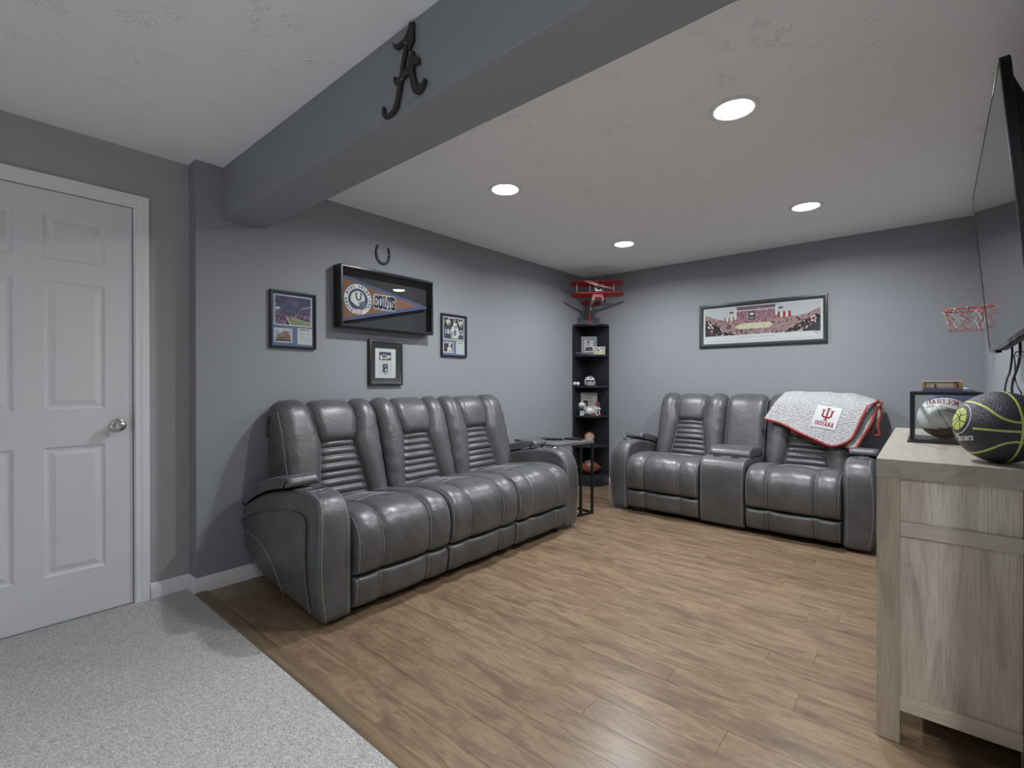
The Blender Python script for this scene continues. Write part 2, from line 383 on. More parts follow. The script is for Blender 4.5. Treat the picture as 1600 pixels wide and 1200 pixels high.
M['frame2'] = mat('charcoal_frame', (0.035, 0.036, 0.038), 0.33)
M['backing'] = mat('dark_backing_cloth', (0.045, 0.047, 0.05), 0.9)
def _pane(nt, b):
    out = nt.nodes['Material Output']; tr = nd(nt, 'ShaderNodeBsdfTransparent'); tr.inputs[0].default_value = (0.97, 0.98, 0.98, 1)
    gl = nd(nt, 'ShaderNodeBsdfGlossy'); gl.inputs['Roughness'].default_value = 0.01
    fr = nd(nt, 'ShaderNodeFresnel'); fr.inputs['IOR'].default_value = 1.5
    geo = nd(nt, 'ShaderNodeNewGeometry'); mx = nd(nt, 'ShaderNodeMixShader', {0: math_(nt, 'MULTIPLY', fr.outputs[0], math_(nt, 'SUBTRACT', 1.0, geo.outputs['Backfacing']))}); nt.links.new(tr.outputs[0], mx.inputs[1]); nt.links.new(gl.outputs[0], mx.inputs[2]); nt.links.new(mx.outputs[0], out.inputs['Surface'])
M['glass'] = mat('pane_glass', (1, 1, 1), 0.0, build=_pane)
M['white'] = mat('white_print', (0.62, 0.63, 0.63), 0.6)
M['paper'] = mat('cream_paper', (0.55, 0.56, 0.54), 0.7)
M['matblue'] = mat('blue_mat_board', (0.15, 0.18, 0.30), 0.8)
M['navy'] = mat('navy_print', (0.035, 0.045, 0.10), 0.6)
M['bluef'] = mat('blue_felt', (0.085, 0.095, 0.20), 0.9)
M['brownfelt'] = mat('brown_felt', (0.23, 0.125, 0.085), 0.95, spec=0.1)
M['red'] = mat('red_paint', (0.33, 0.022, 0.02), 0.35)
M['redcloth'] = mat('red_binding', (0.34, 0.055, 0.05), 0.8)
M['crimson'] = mat('crimson_print', (0.23, 0.02, 0.035), 0.7)
M['orange'] = mat('orange_print', (0.55, 0.16, 0.05), 0.6)
M['rim'] = mat('red_orange_rim', (0.42, 0.045, 0.03), 0.35)
M['cordw'] = mat('white_cord', (0.50, 0.48, 0.42), 0.8)
M['fleece'] = mat('grey_fleece', rough=1.0, spec=0.05, build=_fleece, sheen=0.3)
M['blackball'] = mat('black_rubber_ball', (0.035, 0.036, 0.042), 0.45, build=_pebble)
M['lime'] = mat('lime_print', (0.50, 0.55, 0.14), 0.45)
M['pigskin'] = mat('brown_football_leather', (0.15, 0.045, 0.025), 0.42, build=_foot)
M['whiteball'] = mat('white_gloss_leather', (0.62, 0.63, 0.61), 0.25)
M['redball'] = mat('dark_red_leather', (0.17, 0.055, 0.045), 0.35)
M['tvscreen'] = mat('tv_screen', (0.012, 0.012, 0.014), 0.05, ior=2.0)
M['tvbody'] = mat('tv_body', (0.012, 0.012, 0.014), 0.22)
M['tvedge'] = mat('tv_edge_metal', (0.14, 0.145, 0.15), 0.3, 0.6)
M['bronze'] = mat('dark_bronze_metal', (0.030, 0.027, 0.024), 0.5, 0.2)
M['horseshoe'] = mat('blue_enamel', (0.045, 0.05, 0.10), 0.22)
M['lens'] = mat('lamp_lens', (0.9, 0.9, 0.9), 0.4, emit=(1.0, 0.985, 0.97), es=22.0)
M['lamptrim'] = mat('lamp_trim_white', (0.8, 0.8, 0.8), 0.5)
M['silver'] = mat('silver_shell', (0.50, 0.51, 0.52), 0.3)
M['grey'] = mat('mid_grey', (0.22, 0.225, 0.23), 0.5)
M['darkgrey'] = mat('dark_grey', (0.08, 0.082, 0.085), 0.5)
M['tan'] = mat('tan_stone', (0.42, 0.27, 0.12), 0.6)
M['brick'] = mat('brick_red', (0.30, 0.15, 0.10), 0.7)
M['skin'] = mat('skin_tone', (0.42, 0.24, 0.17), 0.6)
M['hair'] = mat('dark_hair', (0.03, 0.022, 0.018), 0.7)
M['uniform'] = mat('blue_grey_cloth', (0.06, 0.07, 0.09), 0.8)
M['sky'] = mat('pale_sky_print', (0.38, 0.42, 0.50), 0.7)
M['turf'] = mat('green_turf_print', (0.26, 0.29, 0.14), 0.8)
M['court'] = mat('pale_court_print', (0.58, 0.56, 0.36), 0.8)
M['darkphoto'] = mat('dark_photo_print', (0.03, 0.03, 0.035), 0.6)
M['roofp'] = mat('violet_roof_print', rough=0.6, build=speckle([(0.03, 0.03, 0.05), (0.07, 0.06, 0.12), (0.20, 0.17, 0.32)], 9, (1, 1.6, 1)))
M['crowdp'] = mat('violet_crowd_print', rough=0.7, build=speckle([(0.06, 0.03, 0.07), (0.24, 0.10, 0.19), (0.10, 0.06, 0.16), (0.38, 0.24, 0.32)], 85, detail=2))
M['crowdr'] = mat('red_crowd_print', rough=0.7, build=speckle([(0.03, 0.02, 0.03), (0.30, 0.06, 0.06), (0.55, 0.52, 0.50), (0.10, 0.03, 0.04), (0.40, 0.20, 0.20)], 62, detail=2))
M['crowdb'] = mat('dark_crowd_print', rough=0.7, build=speckle([(0.012, 0.012, 0.015), (0.02, 0.02, 0.02), (0.10, 0.02, 0.02), (0.55, 0.54, 0.52)], 42, detail=2))
M['crowdm'] = mat('far_crowd_print', rough=0.7, build=speckle([(0.20, 0.05, 0.07), (0.34, 0.12, 0.14), (0.22, 0.16, 0.24), (0.45, 0.33, 0.33)], 90, detail=2))
M['newsp'] = mat('newsprint', rough=0.8, build=speckle([(0.30, 0.32, 0.30), (0.50, 0.52, 0.50), (0.56, 0.58, 0.56)], 60, (1, 3, 1)))
M['textp'] = mat('fine_text_print', rough=0.8, build=speckle([(0.30, 0.32, 0.32), (0.55, 0.57, 0.56), (0.6, 0.61, 0.60)], 120, (0.5, 3.0, 1)))
M['yellowp'] = mat('pale_yellow_print', (0.50, 0.48, 0.22), 0.7)
# ================================================================== structure
T = 0.12
struct('wall_left', MB().box(-T-0.10, 0, YJ, D+T, 0, H), M['wall'])
struct('wall_door', MB().box(DX-T, DX, -0.165-0.012, YN-T, 0, H).box(DX-T, DX, 0.606+0.006, YJ, 0, H).box(DX-T, DX, -0.177, 0.612, 2.046, H).box(DX-T-0.02, DX-T, -0.3, 0.75, 0, 2.2), M['wall2'])
struct('wall_back', MB().box(0, W+T, D, D+T, 0, H), M['wall'])
struct('wall_right', MB().box(W, W+T, Y1, D, 0, H).box(W, XR+T, Y1, Y1+T, 0, H), M['wall'])
struct('wall_far_right', MB().box(XR, XR+T, YN, Y1, 0, H), M['wall'])
struct('wall_near', MB().box(DX, XR, YN-T, YN, 0, H), M['wall'])
struct('ceiling', MB().box(DX-T, XR+T, YN-T, D+T, H, H+0.1), M['ceil'])
struct('beam', MB().box(0, XR, Y0, Y1, ZB, H), M['wall'], bevel=0.004)
# floor: sub-base, single planks, transition strip, carpet
floor = struct('floor', MB().box(-T, XR+T, YN-T, D+T, -0.08, -0.0125), M['gap'])
PW, PL, YF = 0.1225, 1.205, 0.8975
known = {1: 1.820, 2: 1.963, 3: 1.552, 4: 2.093, 5: 2.503, 6: 1.700, 7: 2.240, 8: 2.645, 11: 2.648, 16: 2.495, 17: 2.383}
_pm = {}
def plank_mesh(l, wd):
    key = (round(l, 4), round(wd, 4))
    if key in _pm: return _pm[key]
    g, bv, z0, z1 = 0.0002, 0.0008, -0.012, 0.0
    a, b = l/2-g, wd/2-g
    vs = [(-a,-b,z0),(a,-b,z0),(a,b,z0),(-a,b,z0),(-a,-b,z1-bv),(a,-b,z1-bv),(a,b,z1-bv),(-a,b,z1-bv),(-a+bv,-b+bv,z1),(a-bv,-b+bv,z1),(a-bv,b-bv,z1),(-a+bv,b-bv,z1)]
    fs = [(3,2,1,0),(8,9,10,11)]+[(i,(i+1)%4,4+(i+1)%4,4+i) for i in range(4)]+[(4+i,4+(i+1)%4,8+(i+1)%4,8+i) for i in range(4)]
    me = bpy.data.meshes.new('plank'); me.from_pydata(vs, [], fs); me.materials.append(M['plank']); _pm[key] = me; return me
row = 0; y = YF
while y < D-0.001:
    y2 = min(y+PW, D)
    off = known.get(row, random.uniform(0, PL)) % PL
    xs = [0.0]; x = off
    while x < W-0.02:
        if x > 0.02: xs.append(x)
        x += PL
    xs.append(W)
    for xa, xb in zip(xs[:-1], xs[1:]):
        o = bpy.data.objects.new('plank', plank_mesh(xb-xa, y2-y)); COL.objects.link(o); o.parent = floor
        o.location = ((xa+xb)/2, (y+y2)/2, 0)
    y = y2; row += 1
carpet = MB()
carpet.box(DX, XR, YN, YJ-0.012, -0.012, 0.004)
struct('floor_carpet', carpet, M['carpet'], bevel=0.004)
# the carpet strip right of the wood (behind the right wall line)
struct('floor_carpet_side', MB().box(W, XR, YJ-0.012, Y1, -0.012, 0.004), M['carpet'])
ts = [(YJ-0.014, 0.0), (YJ-0.010, 0.007), (YJ+0.0, 0.0095), (YJ+0.03, 0.0095), (YJ+0.045, 0.007), (YJ+0.052, 0.0005), (YJ+0.052, -0.012), (YJ-0.014, -0.012)]
struct('trim_1', MB().prism(ts, 0.002, W, 'x'), M['strip'], smooth=50)
# baseboards
def base_prof(t=0.014, h=0.083): return [(0, 0), (t, 0), (t, h-0.022), (t-0.004, h-0.014), (t-0.006, h-0.004), (t-0.009, h), (0, h)]
bb = MB(); bb.prism(base_prof(), YJ-0.012, D, 'y'); bb.v = [Vector((p.x, p.y, p.z)) for p in bb.v]
struct('baseboard_left', bb, M['trim'], smooth=40)
b2 = MB(); b2.prism([(DX+a, z) for a, z in base_prof()], 0.672, YJ, 'y'); b2.prism([(DX+a, z) for a, z in base_prof()], YN, -0.232, 'y')
b2.prism([(YJ-a, z) for a, z in base_prof()], DX, 0.010, 'x')
struct('baseboard_door', b2, M['trim'], smooth=40)
b3 = MB(); b3.prism([(D-a, z) for a, z in base_prof()], 0, W, 'x'); struct('baseboard_back', b3, M['trim'], smooth=40)
b4 = MB(); b4.prism([(W-a, z) for a, z in base_prof()], Y1, D, 'y'); struct('baseboard_right', b4, M['trim'], smooth=40)
# door and casing
cas = [(0.0, 0.0), (0.0, 0.010), (0.006, 0.014), (0.014, 0.0125), (0.022, 0.0125), (0.030, 0.017), (0.042, 0.019), (0.050, 0.0175), (0.055, 0.019), (0.061, 0.018), (0.063, 0.012), (0.063, 0.0)]
def casing():
    mb = MB(); yr, yl, zt = 0.606, -0.165, 2.043
    n = len(cas); vs = []; fs = []
    for (cy, cz, sy, sz) in ((yl, 0.0, -1, 0), (yl, zt, -1, 1), (yr, zt, 1, 1), (yr, 0.0, 1, 0)):
        for a, t in cas: vs.append((DX+t, cy+sy*a, cz+sz*a))
    for k in range(3):
        for i in range(n): fs.append((k*n+i, k*n+(i+1)%n, (k+1)*n+(i+1)%n, (k+1)*n+i))
    fs += [tuple(range(n))[::-1], tuple(range(3*n, 4*n))]
    mb.add(vs, [f[::-1] for f in fs]); return mb
struct('trim_2', casing(), M['trim'], smooth=35)
struct('trim_3', MB().box(DX-0.11, DX+0.001, 0.604, 0.612, 0, 2.044).box(DX-0.11, DX+0.001, -0.177, -0.163, 0, 2.044).box(DX-0.11, DX+0.001, -0.163, 0.604, 2.041, 2.046), M['trim'])
door = bpy.data.objects.new('door_1', None); COL.objects.link(door); door['kind'] = 'structure'; door.location = (DX, 0.2205, 0.0)
def door_panel_mesh():
    # slab with six moulded panels; local x out of the wall, y along it
    ys = [-0.3795, -0.2715, -0.0495, 0.0495, 0.2705, 0.3795]; zs = [0.010, 0.232, 0.838, 1.013, 1.616, 1.718, 1.926, 2.037]
    mb = MB(); f0 = -0.004
    for i in range(5):
        for j in range(7):
            y0, y1, z0, z1 = ys[i], ys[i+1], zs[j], zs[j+1]
            if i in (1, 3) and j in (1, 3, 5): continue
            mb.add([(f0,y0,z0),(f0,y1,z0),(f0,y1,z1),(f0,y0,z1)], [(0,1,2,3)])
    y0, y1, z0, z1 = ys[0], ys[-1], zs[0], zs[-1]; bk = f0-0.034
    mb.add([(f0,y0,z0),(f0,y1,z0),(f0,y1,z1),(f0,y0,z1),(bk,y0,z0),(bk,y1,z0),(bk,y1,z1),(bk,y0,z1)], [(4,7,6,5),(0,4,5,1),(1,5,6,2),(2,6,7,3),(3,7,4,0)])
    return mb, ys, zs
dm, dys, dzs = door_panel_mesh()
dm.build('door_slab', M['door'], door)
for i in (1, 3):
    for j in (1, 3, 5):
        mb = MB(); steps = [(0, -0.004), (0.004, -0.0085), (0.010, -0.0115), (0.017, -0.0125), (0.019, -0.0125), (0.040, -0.0055), (0.0405, -0.005)]
        for (a, xa), (b, xb) in zip(steps[:-1], steps[1:]):
            ya0, ya1, za0, za1 = dys[i]+a, dys[i+1]-a, dzs[j]+a, dzs[j+1]-a
            yb0, yb1, zb0, zb1 = dys[i]+b, dys[i+1]-b, dzs[j]+b, dzs[j+1]-b
            A = [(xa,ya0,za0),(xa,ya1,za0),(xa,ya1,za1),(xa,ya0,za1)]; B = [(xb,yb0,zb0),(xb,yb1,zb0),(xb,yb1,zb1),(xb,yb0,zb1)]
            mb.add(A+B, [(k,(k+1)%4,4+(k+1)%4,4+k) for k in range(4)])
        mb.add(B, [(0,1,2,3)])
        mb.build('door_panel', M['door'], door, smooth=12)
RY = Matrix.Rotation(R(90), 4, 'Y')
kn = MB(); kn.lathe([(0.033, -0.002), (0.033, 0.003), (0.028, 0.007), (0.013, 0.010), (0.011, 0.022), (0.013, 0.028), (0.022, 0.033), (0.0275, 0.042), (0.0275, 0.050), (0.022, 0.058), (0.012, 0.062), (0.0, 0.063)], 28, RY, (-0.004, 0.318, 0.925))
kn.build('door_knob', M['nickel'], door, smooth=50)
st = MB(); st.box(-0.004, 0.0035, 0.379, 0.3835, 0.897, 0.957)
st.build('strike_plate', M['steel'], door)
# recessed ceiling lamps
def lamp(x, y, label, lens, power, grp=None, spread=None):
    t = thing('recessed_light', label, 'light', (x, y, H), group=grp)
    MB().lathe([(0.104, 0.0), (0.104, -0.003), (0.098, -0.006), (0.084, -0.007), (0.079, -0.004), (0.079, 0.0)], 40).build('trim_ring', M['lamptrim'], t, smooth=40)
    MB().lathe([(0.0, -0.0045), (0.079, -0.0035)], 40).build('lens', lens, t, smooth=60)
    ld = bpy.data.lights.new('downlight', 'AREA'); ld.shape = 'DISK'; ld.size = 0.115; ld.energy = power; ld.color = LCOL; ld.spread = R(spread or SPREAD)
    lo = bpy.data.objects.new('downlight', ld); COL.objects.link(lo); lo.parent = t; lo.location = (0, 0, -0.009)
    return t
lamp(2.350, 2.232, 'large bright recessed ceiling light nearest the viewer over the wood floor', M['lens'], LAMP)
lamp(1.003, 2.240, 'round recessed ceiling light above the front of the three-seat sofa', M['lens'], LAMP)
lamp(2.372, 3.800, 'round recessed ceiling light above the loveseat, on the right', M['lens'], LAMP)
lamp(1.003, 3.805, 'small looking recessed ceiling light nearest the corner shelf and toy plane', M['lens'], LAMP)
for x, y, pk, sp, lb in ((2.70, -1.35, 1.10, 110, 'assumed unseen recessed light added as fill over the carpet behind the viewer'), (3.90, -0.40, 1.45, 132, 'assumed unseen recessed light added as fill for the cabinet end, right of the viewer'), (4.25, -2.75, 1.40, 120, 'assumed unseen recessed light added as fill over the carpet in the far room corner')):  # assumed lamps out of view, added to brighten the carpet side and cabinet end
    lamp(x, y, lb, M['lens'], LAMP_FILL*pk, spread=sp)
# ================================================================== recliners
# local frame: u across the front (left to right), v from the front to the back, w up
def edge(d, r):
    if d <= 0: return 0.0
    if d >= r: return 1.0
    return math.sqrt(1-(1-d/r)**2)
class Curve2:
    def __init__(s, pts, n=160):
        s.p = catmull([(a, b) for a, b in pts], n); s.L = [0.0]
        for a, b in zip(s.p[:-1], s.p[1:]): s.L.append(s.L[-1]+(b-a).length)
        s.len = s.L[-1]; s.n = n
    def at(s, q):
        x = min(max(q, 0), 1)*(s.n-1); i = min(int(x), s.n-2); f = x-i
        p = s.p[i].lerp(s.p[i+1], f); a = s.p[max(i-1, 0)]; b = s.p[min(i+2, s.n-1)]; t = (b-a).normalized()
        return p, Vector((-t.y, t.x))
def tpar(n, k=0.75): return [(1-k)*i/n + k*(0.5-0.5*math.cos(math.pi*i/n)) for i in range(n+1)]
def pillow(cv, q0, q1, uL, uR, hf, nu=20, nt=30, skirt=0.03):
    # returns (mesh builder, surface function); uL, uR functions of t; hf(s, t, ds, dt) height above the curve
    qs = tpar(nt); us = tpar(nu)
    def S(s, t, lift=0.0, hh=None):
        p, n = cv.at(q0+(q1-q0)*t); a, b = uL(t), uR(t); wd = b-a; ln = (q1-q0)*cv.len
        h = hf(s, t, min(s, 1-s)*wd, min(t, 1-t)*ln) if hh is None else hh
        p = p+n*(h+lift); return Vector((a+wd*s, p.x, p.y))
    def fn(i, j):
        s = us[min(max(i-1, 0), nu)]; t = qs[min(max(j-1, 0), nt)]
        out = i == 0 or j == 0 or i == nu+2 or j == nt+2
        return S(s, t, 0, -skirt if out else None)
    mb = MB(); mb.grid(fn, nu+3, nt+3); mb.f = [f[::-1] for f in mb.f]
    return mb, S
class Stitch:
    def __init__(s): s.mb = MB()
    def run(s, pts, dash=0.0085, gap=0.005, r=0.0014):
        L = [0.0]
        for a, b in zip(pts[:-1], pts[1:]): L.append(L[-1]+(b-a).length)
        def at(d):
            lo = 0
            for i in range(len(L)-1):
                if L[i+1] >= d: lo = i; break
            else: lo = len(L)-2
            f = (d-L[lo])/max(1e-9, L[lo+1]-L[lo]); return pts[lo].lerp(pts[lo+1], min(1, max(0, f)))
        d = 0.003
        while d+dash < L[-1]:
            a, b = at(d), at(d+dash); t = (b-a).normalized(); n = t.orthogonal().normalized(); m = t.cross(n); vs = []
            for p, rr in ((a, 0.55), (a.lerp(b, 0.5), 1.0), (b, 0.55)):
                for k in range(4):
                    an = math.pi*k/2; vs.append(p+(n*math.cos(an)+m*math.sin(an))*r*rr)
            fs = [(k,(k+1)%4,4+(k+1)%4,4+k) for k in range(4)]+[(4+k,4+(k+1)%4,8+(k+1)%4,8+k) for k in range(4)]
            s.mb.add(vs, fs); d += dash+gap
    def build(s, parent):
        if s.mb.v: s.mb.build('stitching', M['thread'], parent, kind='stuff')
SEAT = Curve2([(0.012, 0.205), (0.002, 0.27), (-0.002, 0.34), (0.010, 0.405), (0.045, 0.445), (0.11, 0.462), (0.22, 0.462), (0.36, 0.445), (0.50, 0.425), (0.62, 0.41)])
FOOT = Curve2([(0.035, 0.040), (0.020, 0.10), (0.012, 0.15), (0.012, 0.196)])
BACK = Curve2([(0.585, 0.36), (0.61, 0.47), (0.655, 0.63), (0.695, 0.77), (0.725, 0.87), (0.755, 0.935), (0.795, 0.962), (0.832, 0.945), (0.848, 0.89), (0.855, 0.80)])
QTOP = 0.80
def seat_unit(root, u0, u1, e0=0.0, e1=0.0):
    g = 0.004; a, b = u0+g, u1-g; sx = (0.26, 0.74)
    def gro(s): return sum(math.exp(-((s-c)*(b-a)/0.006)**2) for c in sx)
    def seg(s):
        x0, x1 = (0, sx[0]) if s < sx[0] else ((sx[0], sx[1]) if s < sx[1] else (sx[1], 1)); return (s-x0)/(x1-x0)
    def hs(s, t, ds, dt):
        base = 0.034*edge(ds, 0.035)*edge(dt, 0.05)
        puff = 0.018*math.sin(math.pi*seg(s))**0.7*edge(dt, 0.10)
        rib = 0.0
        if sx[0]+0.03 < s < sx[1]-0.03 and t > 0.53: rib = sum(0.005*math.exp(-((t-c)*SEAT.len/0.006)**2) for c in (0.56, 0.585, 0.655, 0.70, 0.745, 0.79, 0.835))
        wr = 0.002*math.sin(31*s+17*t)*math.sin(23*t+9*s+u0*7)
        return base+puff-0.026*gro(s)*edge(dt, 0.04)-rib+wr*edge(ds, 0.05)*edge(dt, 0.05)
    mb, S = pillow(SEAT, 0, 1, lambda t: a, lambda t: b, hs, 44, 72, 0.035)
    seat = mb.build('seat_cushion', M['leather'], root, smooth=60)
    st = Stitch()
    for c, o in ((sx[0], -0.013), (sx[1], 0.013)):
        st.run([S(c+o, t/60, 0.0012) for t in range(1, 47)])
    if True:
        st.run([S(0.022, t/60, 0.001) for t in range(1, 30)])
        st.run([S(0.978, t/60, 0.001) for t in range(1, 30)])
    for c in (0.56, 0.585, 0.655, 0.70, 0.745, 0.79, 0.835):
        st.run([S(sx[0]+0.03+(sx[1]-sx[0]-0.06)*k/16, c-0.011, 0.001) for k in range(17)], 0.012, 0.003, 0.0013)
    st.build(seat)
    def hf(s, t, ds, dt):
        return 0.024*edge(ds, 0.03)*edge(dt, 0.035)+0.014*math.sin(math.pi*seg(s))**0.7*edge(dt, 0.07)-0.024*gro(s)*edge(dt, 0.03)
    mb, S2 = pillow(FOOT, 0, 1, lambda t: a, lambda t: b, hf, 44, 18, 0.03)
    foot = mb.build('footrest_panel', M['leather'], root, smooth=60)
    st = Stitch()
    for c in (sx[0]-0.013, sx[1]+0.013, 0.022, 0.978): st.run([S2(c, t/20, 0.001) for t in range(1, 20)])
    st.build(foot)
    # backrest
    A, B = u0-e0+0.003, u1+e1-0.003; mid = (u0+u1)/2
    def inner(t):      # half width of the ribbed panel / headrest along the back
        q = t; 
        if q < 0.50: return 0.172-0.066*(q/0.50)
        return 0.106+0.030*min(1, (q-0.50)/0.16)
    shell = MB(); prof = [(0.60, 0.36), (0.63, 0.47), (0.675, 0.63), (0.715, 0.77), (0.745, 0.87), (0.770, 0.93), (0.800, 0.950), (0.830, 0.93), (0.845, 0.86), (0.852, 0.60), (0.850, 0.25), (0.60, 0.25)]
    shell.prism(prof, A+0.004, B-0.004, 'x'); shell.f = shell.f
    back = shell.build('backrest', M['leather'], root, smooth=40, bevel=0.012, seg=3)
    st = Stitch()
    for side in (-1, 1):
        def uo(t): return A if side < 0 else B
        def ui(t): return mid+side*inner(t*0.98)
        fl, fr = (uo, ui) if side < 0 else (ui, uo)
        ph = 3.0*u0+side
        def hb(s, t, ds, dt, side=side, ph=ph):
            w1 = 0.080*edge(ds, 0.085)*edge(dt, 0.06)
            se = s if side > 0 else 1-s
            wr = 0.0035*math.sin(46*t+ph)*max(0, 1-abs((s if side < 0 else 1-s)-0.12)/0.25)
            return w1*(0.90+0.10*math.sin(math.pi*t))+wr*edge(dt, 0.1)*edge(ds, 0.02)
        mb, SB = pillow(BACK, 0.0, 0.98, fl, fr, hb, 20, 56, 0.02)
        bo = mb.build('side_bolster', M['leather'], back, smooth=70)
        si = 0.985 if side < 0 else 0.015; so = 0.05 if side < 0 else 0.95
        st.run([SB(si, t/60, 0.0015) for t in range(4, 30)])
        if (side < 0 and e0) or (side > 0 and e1): st.run([SB(so, t/60, 0.0015) for t in range(6, 46)])
    nr = 8
    def hl(s, t, ds, dt):
        rb = abs(math.sin(math.pi*(nr*t)))**0.55
        return 0.006+0.020*rb*edge(ds, 0.05)+0.012*math.sin(math.pi*s)
    mb, SL = pillow(BACK, 0.07, 0.52, lambda t: mid-inner(0.07+0.45*t)-0.012, lambda t: mid+inner(0.07+0.45*t)+0.012, hl, 18, 96, 0.02)
    mb.build('lumbar_panel', M['leather'], back, smooth=70)
    def hh(s, t, ds, dt):
        return 0.062*edge(ds, 0.055)*edge(dt, 0.05)+0.010*math.sin(math.pi*s)*math.sin(math.pi*t)
    mb, SH = pillow(BACK, 0.50, 0.97, lambda t: mid-inner(0.50+0.47*t)-0.012, lambda t: mid+inner(0.50+0.47*t)+0.012, hh, 22, 36, 0.02)
    hd = mb.build('headrest', M['leather'], back, smooth=70)
    for c in (0.03, 0.97): st.run([SH(c, t/40, 0.0012) for t in range(5, 26)])
    st.build(back)
ARMP = [(0.004, 0.030), (0.0, 0.16), (-0.004, 0.32), (0.000, 0.45), (0.016, 0.525), (0.052, 0.578), (0.11, 0.604), (0.20, 0.612), (0.32, 0.604), (0.48, 0.578), (0.64, 0.535), (0.78, 0.478), (0.852, 0.432), (0.866, 0.39), (0.852, 0.30), (0.805, 0.205), (0.72, 0.140), (0.58, 0.092), (0.40, 0.064), (0.20, 0.044), (0.06, 0.028)]
ARM_AXIS = None
def arm_unit(root, u0, u1, side, stitch_side=True):
    # side -1: outer face towards smaller u
    N = 110; loop = catmull(ARMP, N, True); wd = u1-u0
    cen = Vector((0.40, 0.33))
    def inset(d):
        out = []
        for i in range(N):
            t = (loop[(i+1)%N]-loop[i-1]).normalized(); n = Vector((t.y, -t.x)); out.append(loop[i]+n*d)
        return out
    # find which sign of normal points inwards
    t = (loop[1]-loop[-1]).normalized(); n = Vector((t.y, -t.x)); sg = 1 if (loop[0]+n*0.01-cen).length < (loop[0]-cen).length else -1
    outer, innr = (u0, u1) if side < 0 else (u1, u0); dr = 1 if outer < innr else -1
    def bulge(p, k):  # the outer face swells at mid height and tucks in at the foot
        zz = min(1, max(0, (p.y-0.03)/0.55)); return -dr*k*(0.030*math.sin(math.pi*min(1, zz*0.95+0.02))**0.8-0.006)
    rings = []
    secs = [(wd, 0.022, 0), (wd-0.006, 0.008, 0), (wd-0.02, 0.0, 0), (wd*0.5, 0, 0.35), (0.026, 0.0, 0.9), (0.014, 0.003, 1), (0.005, 0.011, 1), (0.001, 0.022, 1)]
    for d, ins, k in secs:
        rings.append([(outer+dr*d+bulge(p, k), p.x, p.y) for p in inset(sg*ins)])
    base = inset(sg*0.022)
    for f, off in ((0.93, -0.003), (0.82, -0.001), (0.6, -0.008), (0.3, -0.012), (0.02, -0.013)):
        rings.append([(outer+dr*(0.001+off)+bulge(cen.lerp(p, f), 1), cen.lerp(p, f).x, cen.lerp(p, f).y) for p in base])
    mb = MB(); mb.grid(lambda i, j: rings[j][i], N, len(rings), cu=True)
    mb.add(rings[-1], [tuple(range(N))]); bi = inset(sg*0.022); mb.add([(innr, p.x, p.y) for p in bi], [tuple(range(N))])
    if dr > 0: pass
    arm = mb.build('armrest', M['leather'], root, smooth=50)
    import bmesh
    bm = bmesh.new(); bm.from_mesh(arm.data); bmesh.ops.recalc_face_normals(bm, faces=bm.faces); bm.to_mesh(arm.data); bm.free()
    st = Stitch()
    def prof_pts(i0, i1, d, k, lift):
        return [Vector((outer+dr*d+bulge(loop[i % N], k), loop[i % N].x, loop[i % N].y)) + Vector((0, *(-sg*Vector((((loop[(i+1)%N]-loop[i-1]).normalized()).y, -((loop[(i+1)%N]-loop[i-1]).normalized()).x))*lift))) for i in range(i0, i1)]
    L = 0.0
    iT = max(range(N), key=lambda i: loop[i].y)
    st.run(prof_pts(0, iT+1, 0.020, 0.93, 0.0012)); st.run(prof_pts(0, iT+1, wd-0.024, 0, 0.0012))
    # seams on the outer side panel
    def side_pt(v, w_, off=0.0):
        p = Vector((v, w_)); return Vector((outer-dr*(0.0125+off)+bulge(p, 1), v, w_))
    welt = [(0.838, 0.362), (0.78, 0.395), (0.64, 0.447), (0.48, 0.482), (0.32, 0.502), (0.20, 0.508), (0.135, 0.498), (0.112, 0.462), (0.104, 0.36), (0.098, 0.20), (0.09, 0.06)]
    wp = [Vector((0, 0, 0))]*0
    for p in catmull(welt, 60): wp.append(side_pt(p.x, p.y, -0.006))
    w2 = MB(); w2.tube(wp, 0.007, 8); w2.build('welt', M['leather'], arm, smooth=60)
    cur = [(0.815, 0.300), (0.74, 0.318), (0.62, 0.305), (0.51, 0.262), (0.42, 0.19), (0.36, 0.10), (0.335, 0.062)]
    st.run([side_pt(p.x, p.y, 0.0005) for p in catmull(cur, 60)])
    st.build(arm)
    # hinged pad and cup holder
    um = (u0+u1)/2-dr*0.008; pw = wd*0.5+0.004
    top = Curve2([(0.315, 0.615), (0.32, 0.640), (0.345, 0.652), (0.44, 0.640), (0.58, 0.606), (0.72, 0.556), (0.83, 0.500), (0.872, 0.462), (0.874, 0.440)])
    def hp(s, t, ds, dt): return 0.016*edge(ds, 0.022)*edge(dt, 0.02)
    mb, SP = pillow(top, 0, 1, lambda t: um-pw, lambda t: um+pw, hp, 16, 40, 0.045)
    pad = mb.build('arm_pad', M['leather'], arm, smooth=60)
    sp = Stitch()
    for c in (0.035, 0.965): sp.run([SP(c, t/60, 0.001) for t in range(4, 56)])
    sp.run([SP(0.03+0.94*k/20, 0.045, 0.001) for k in range(21)])
    sp.build(pad)
    rg = MB(); rg.lathe([(0.050, 0.607), (0.050, 0.619), (0.047, 0.621), (0.042, 0.619), (0.041, 0.6125)], 32, None, (um, 0.19, 0)); cup = rg.build('cup_holder', M['steel'], arm, smooth=40)
    MB().lathe([(0.041, 0.614), (0.0, 0.6135)], 32, None, (um, 0.19, 0)).build('cup_well', M['black'], cup)
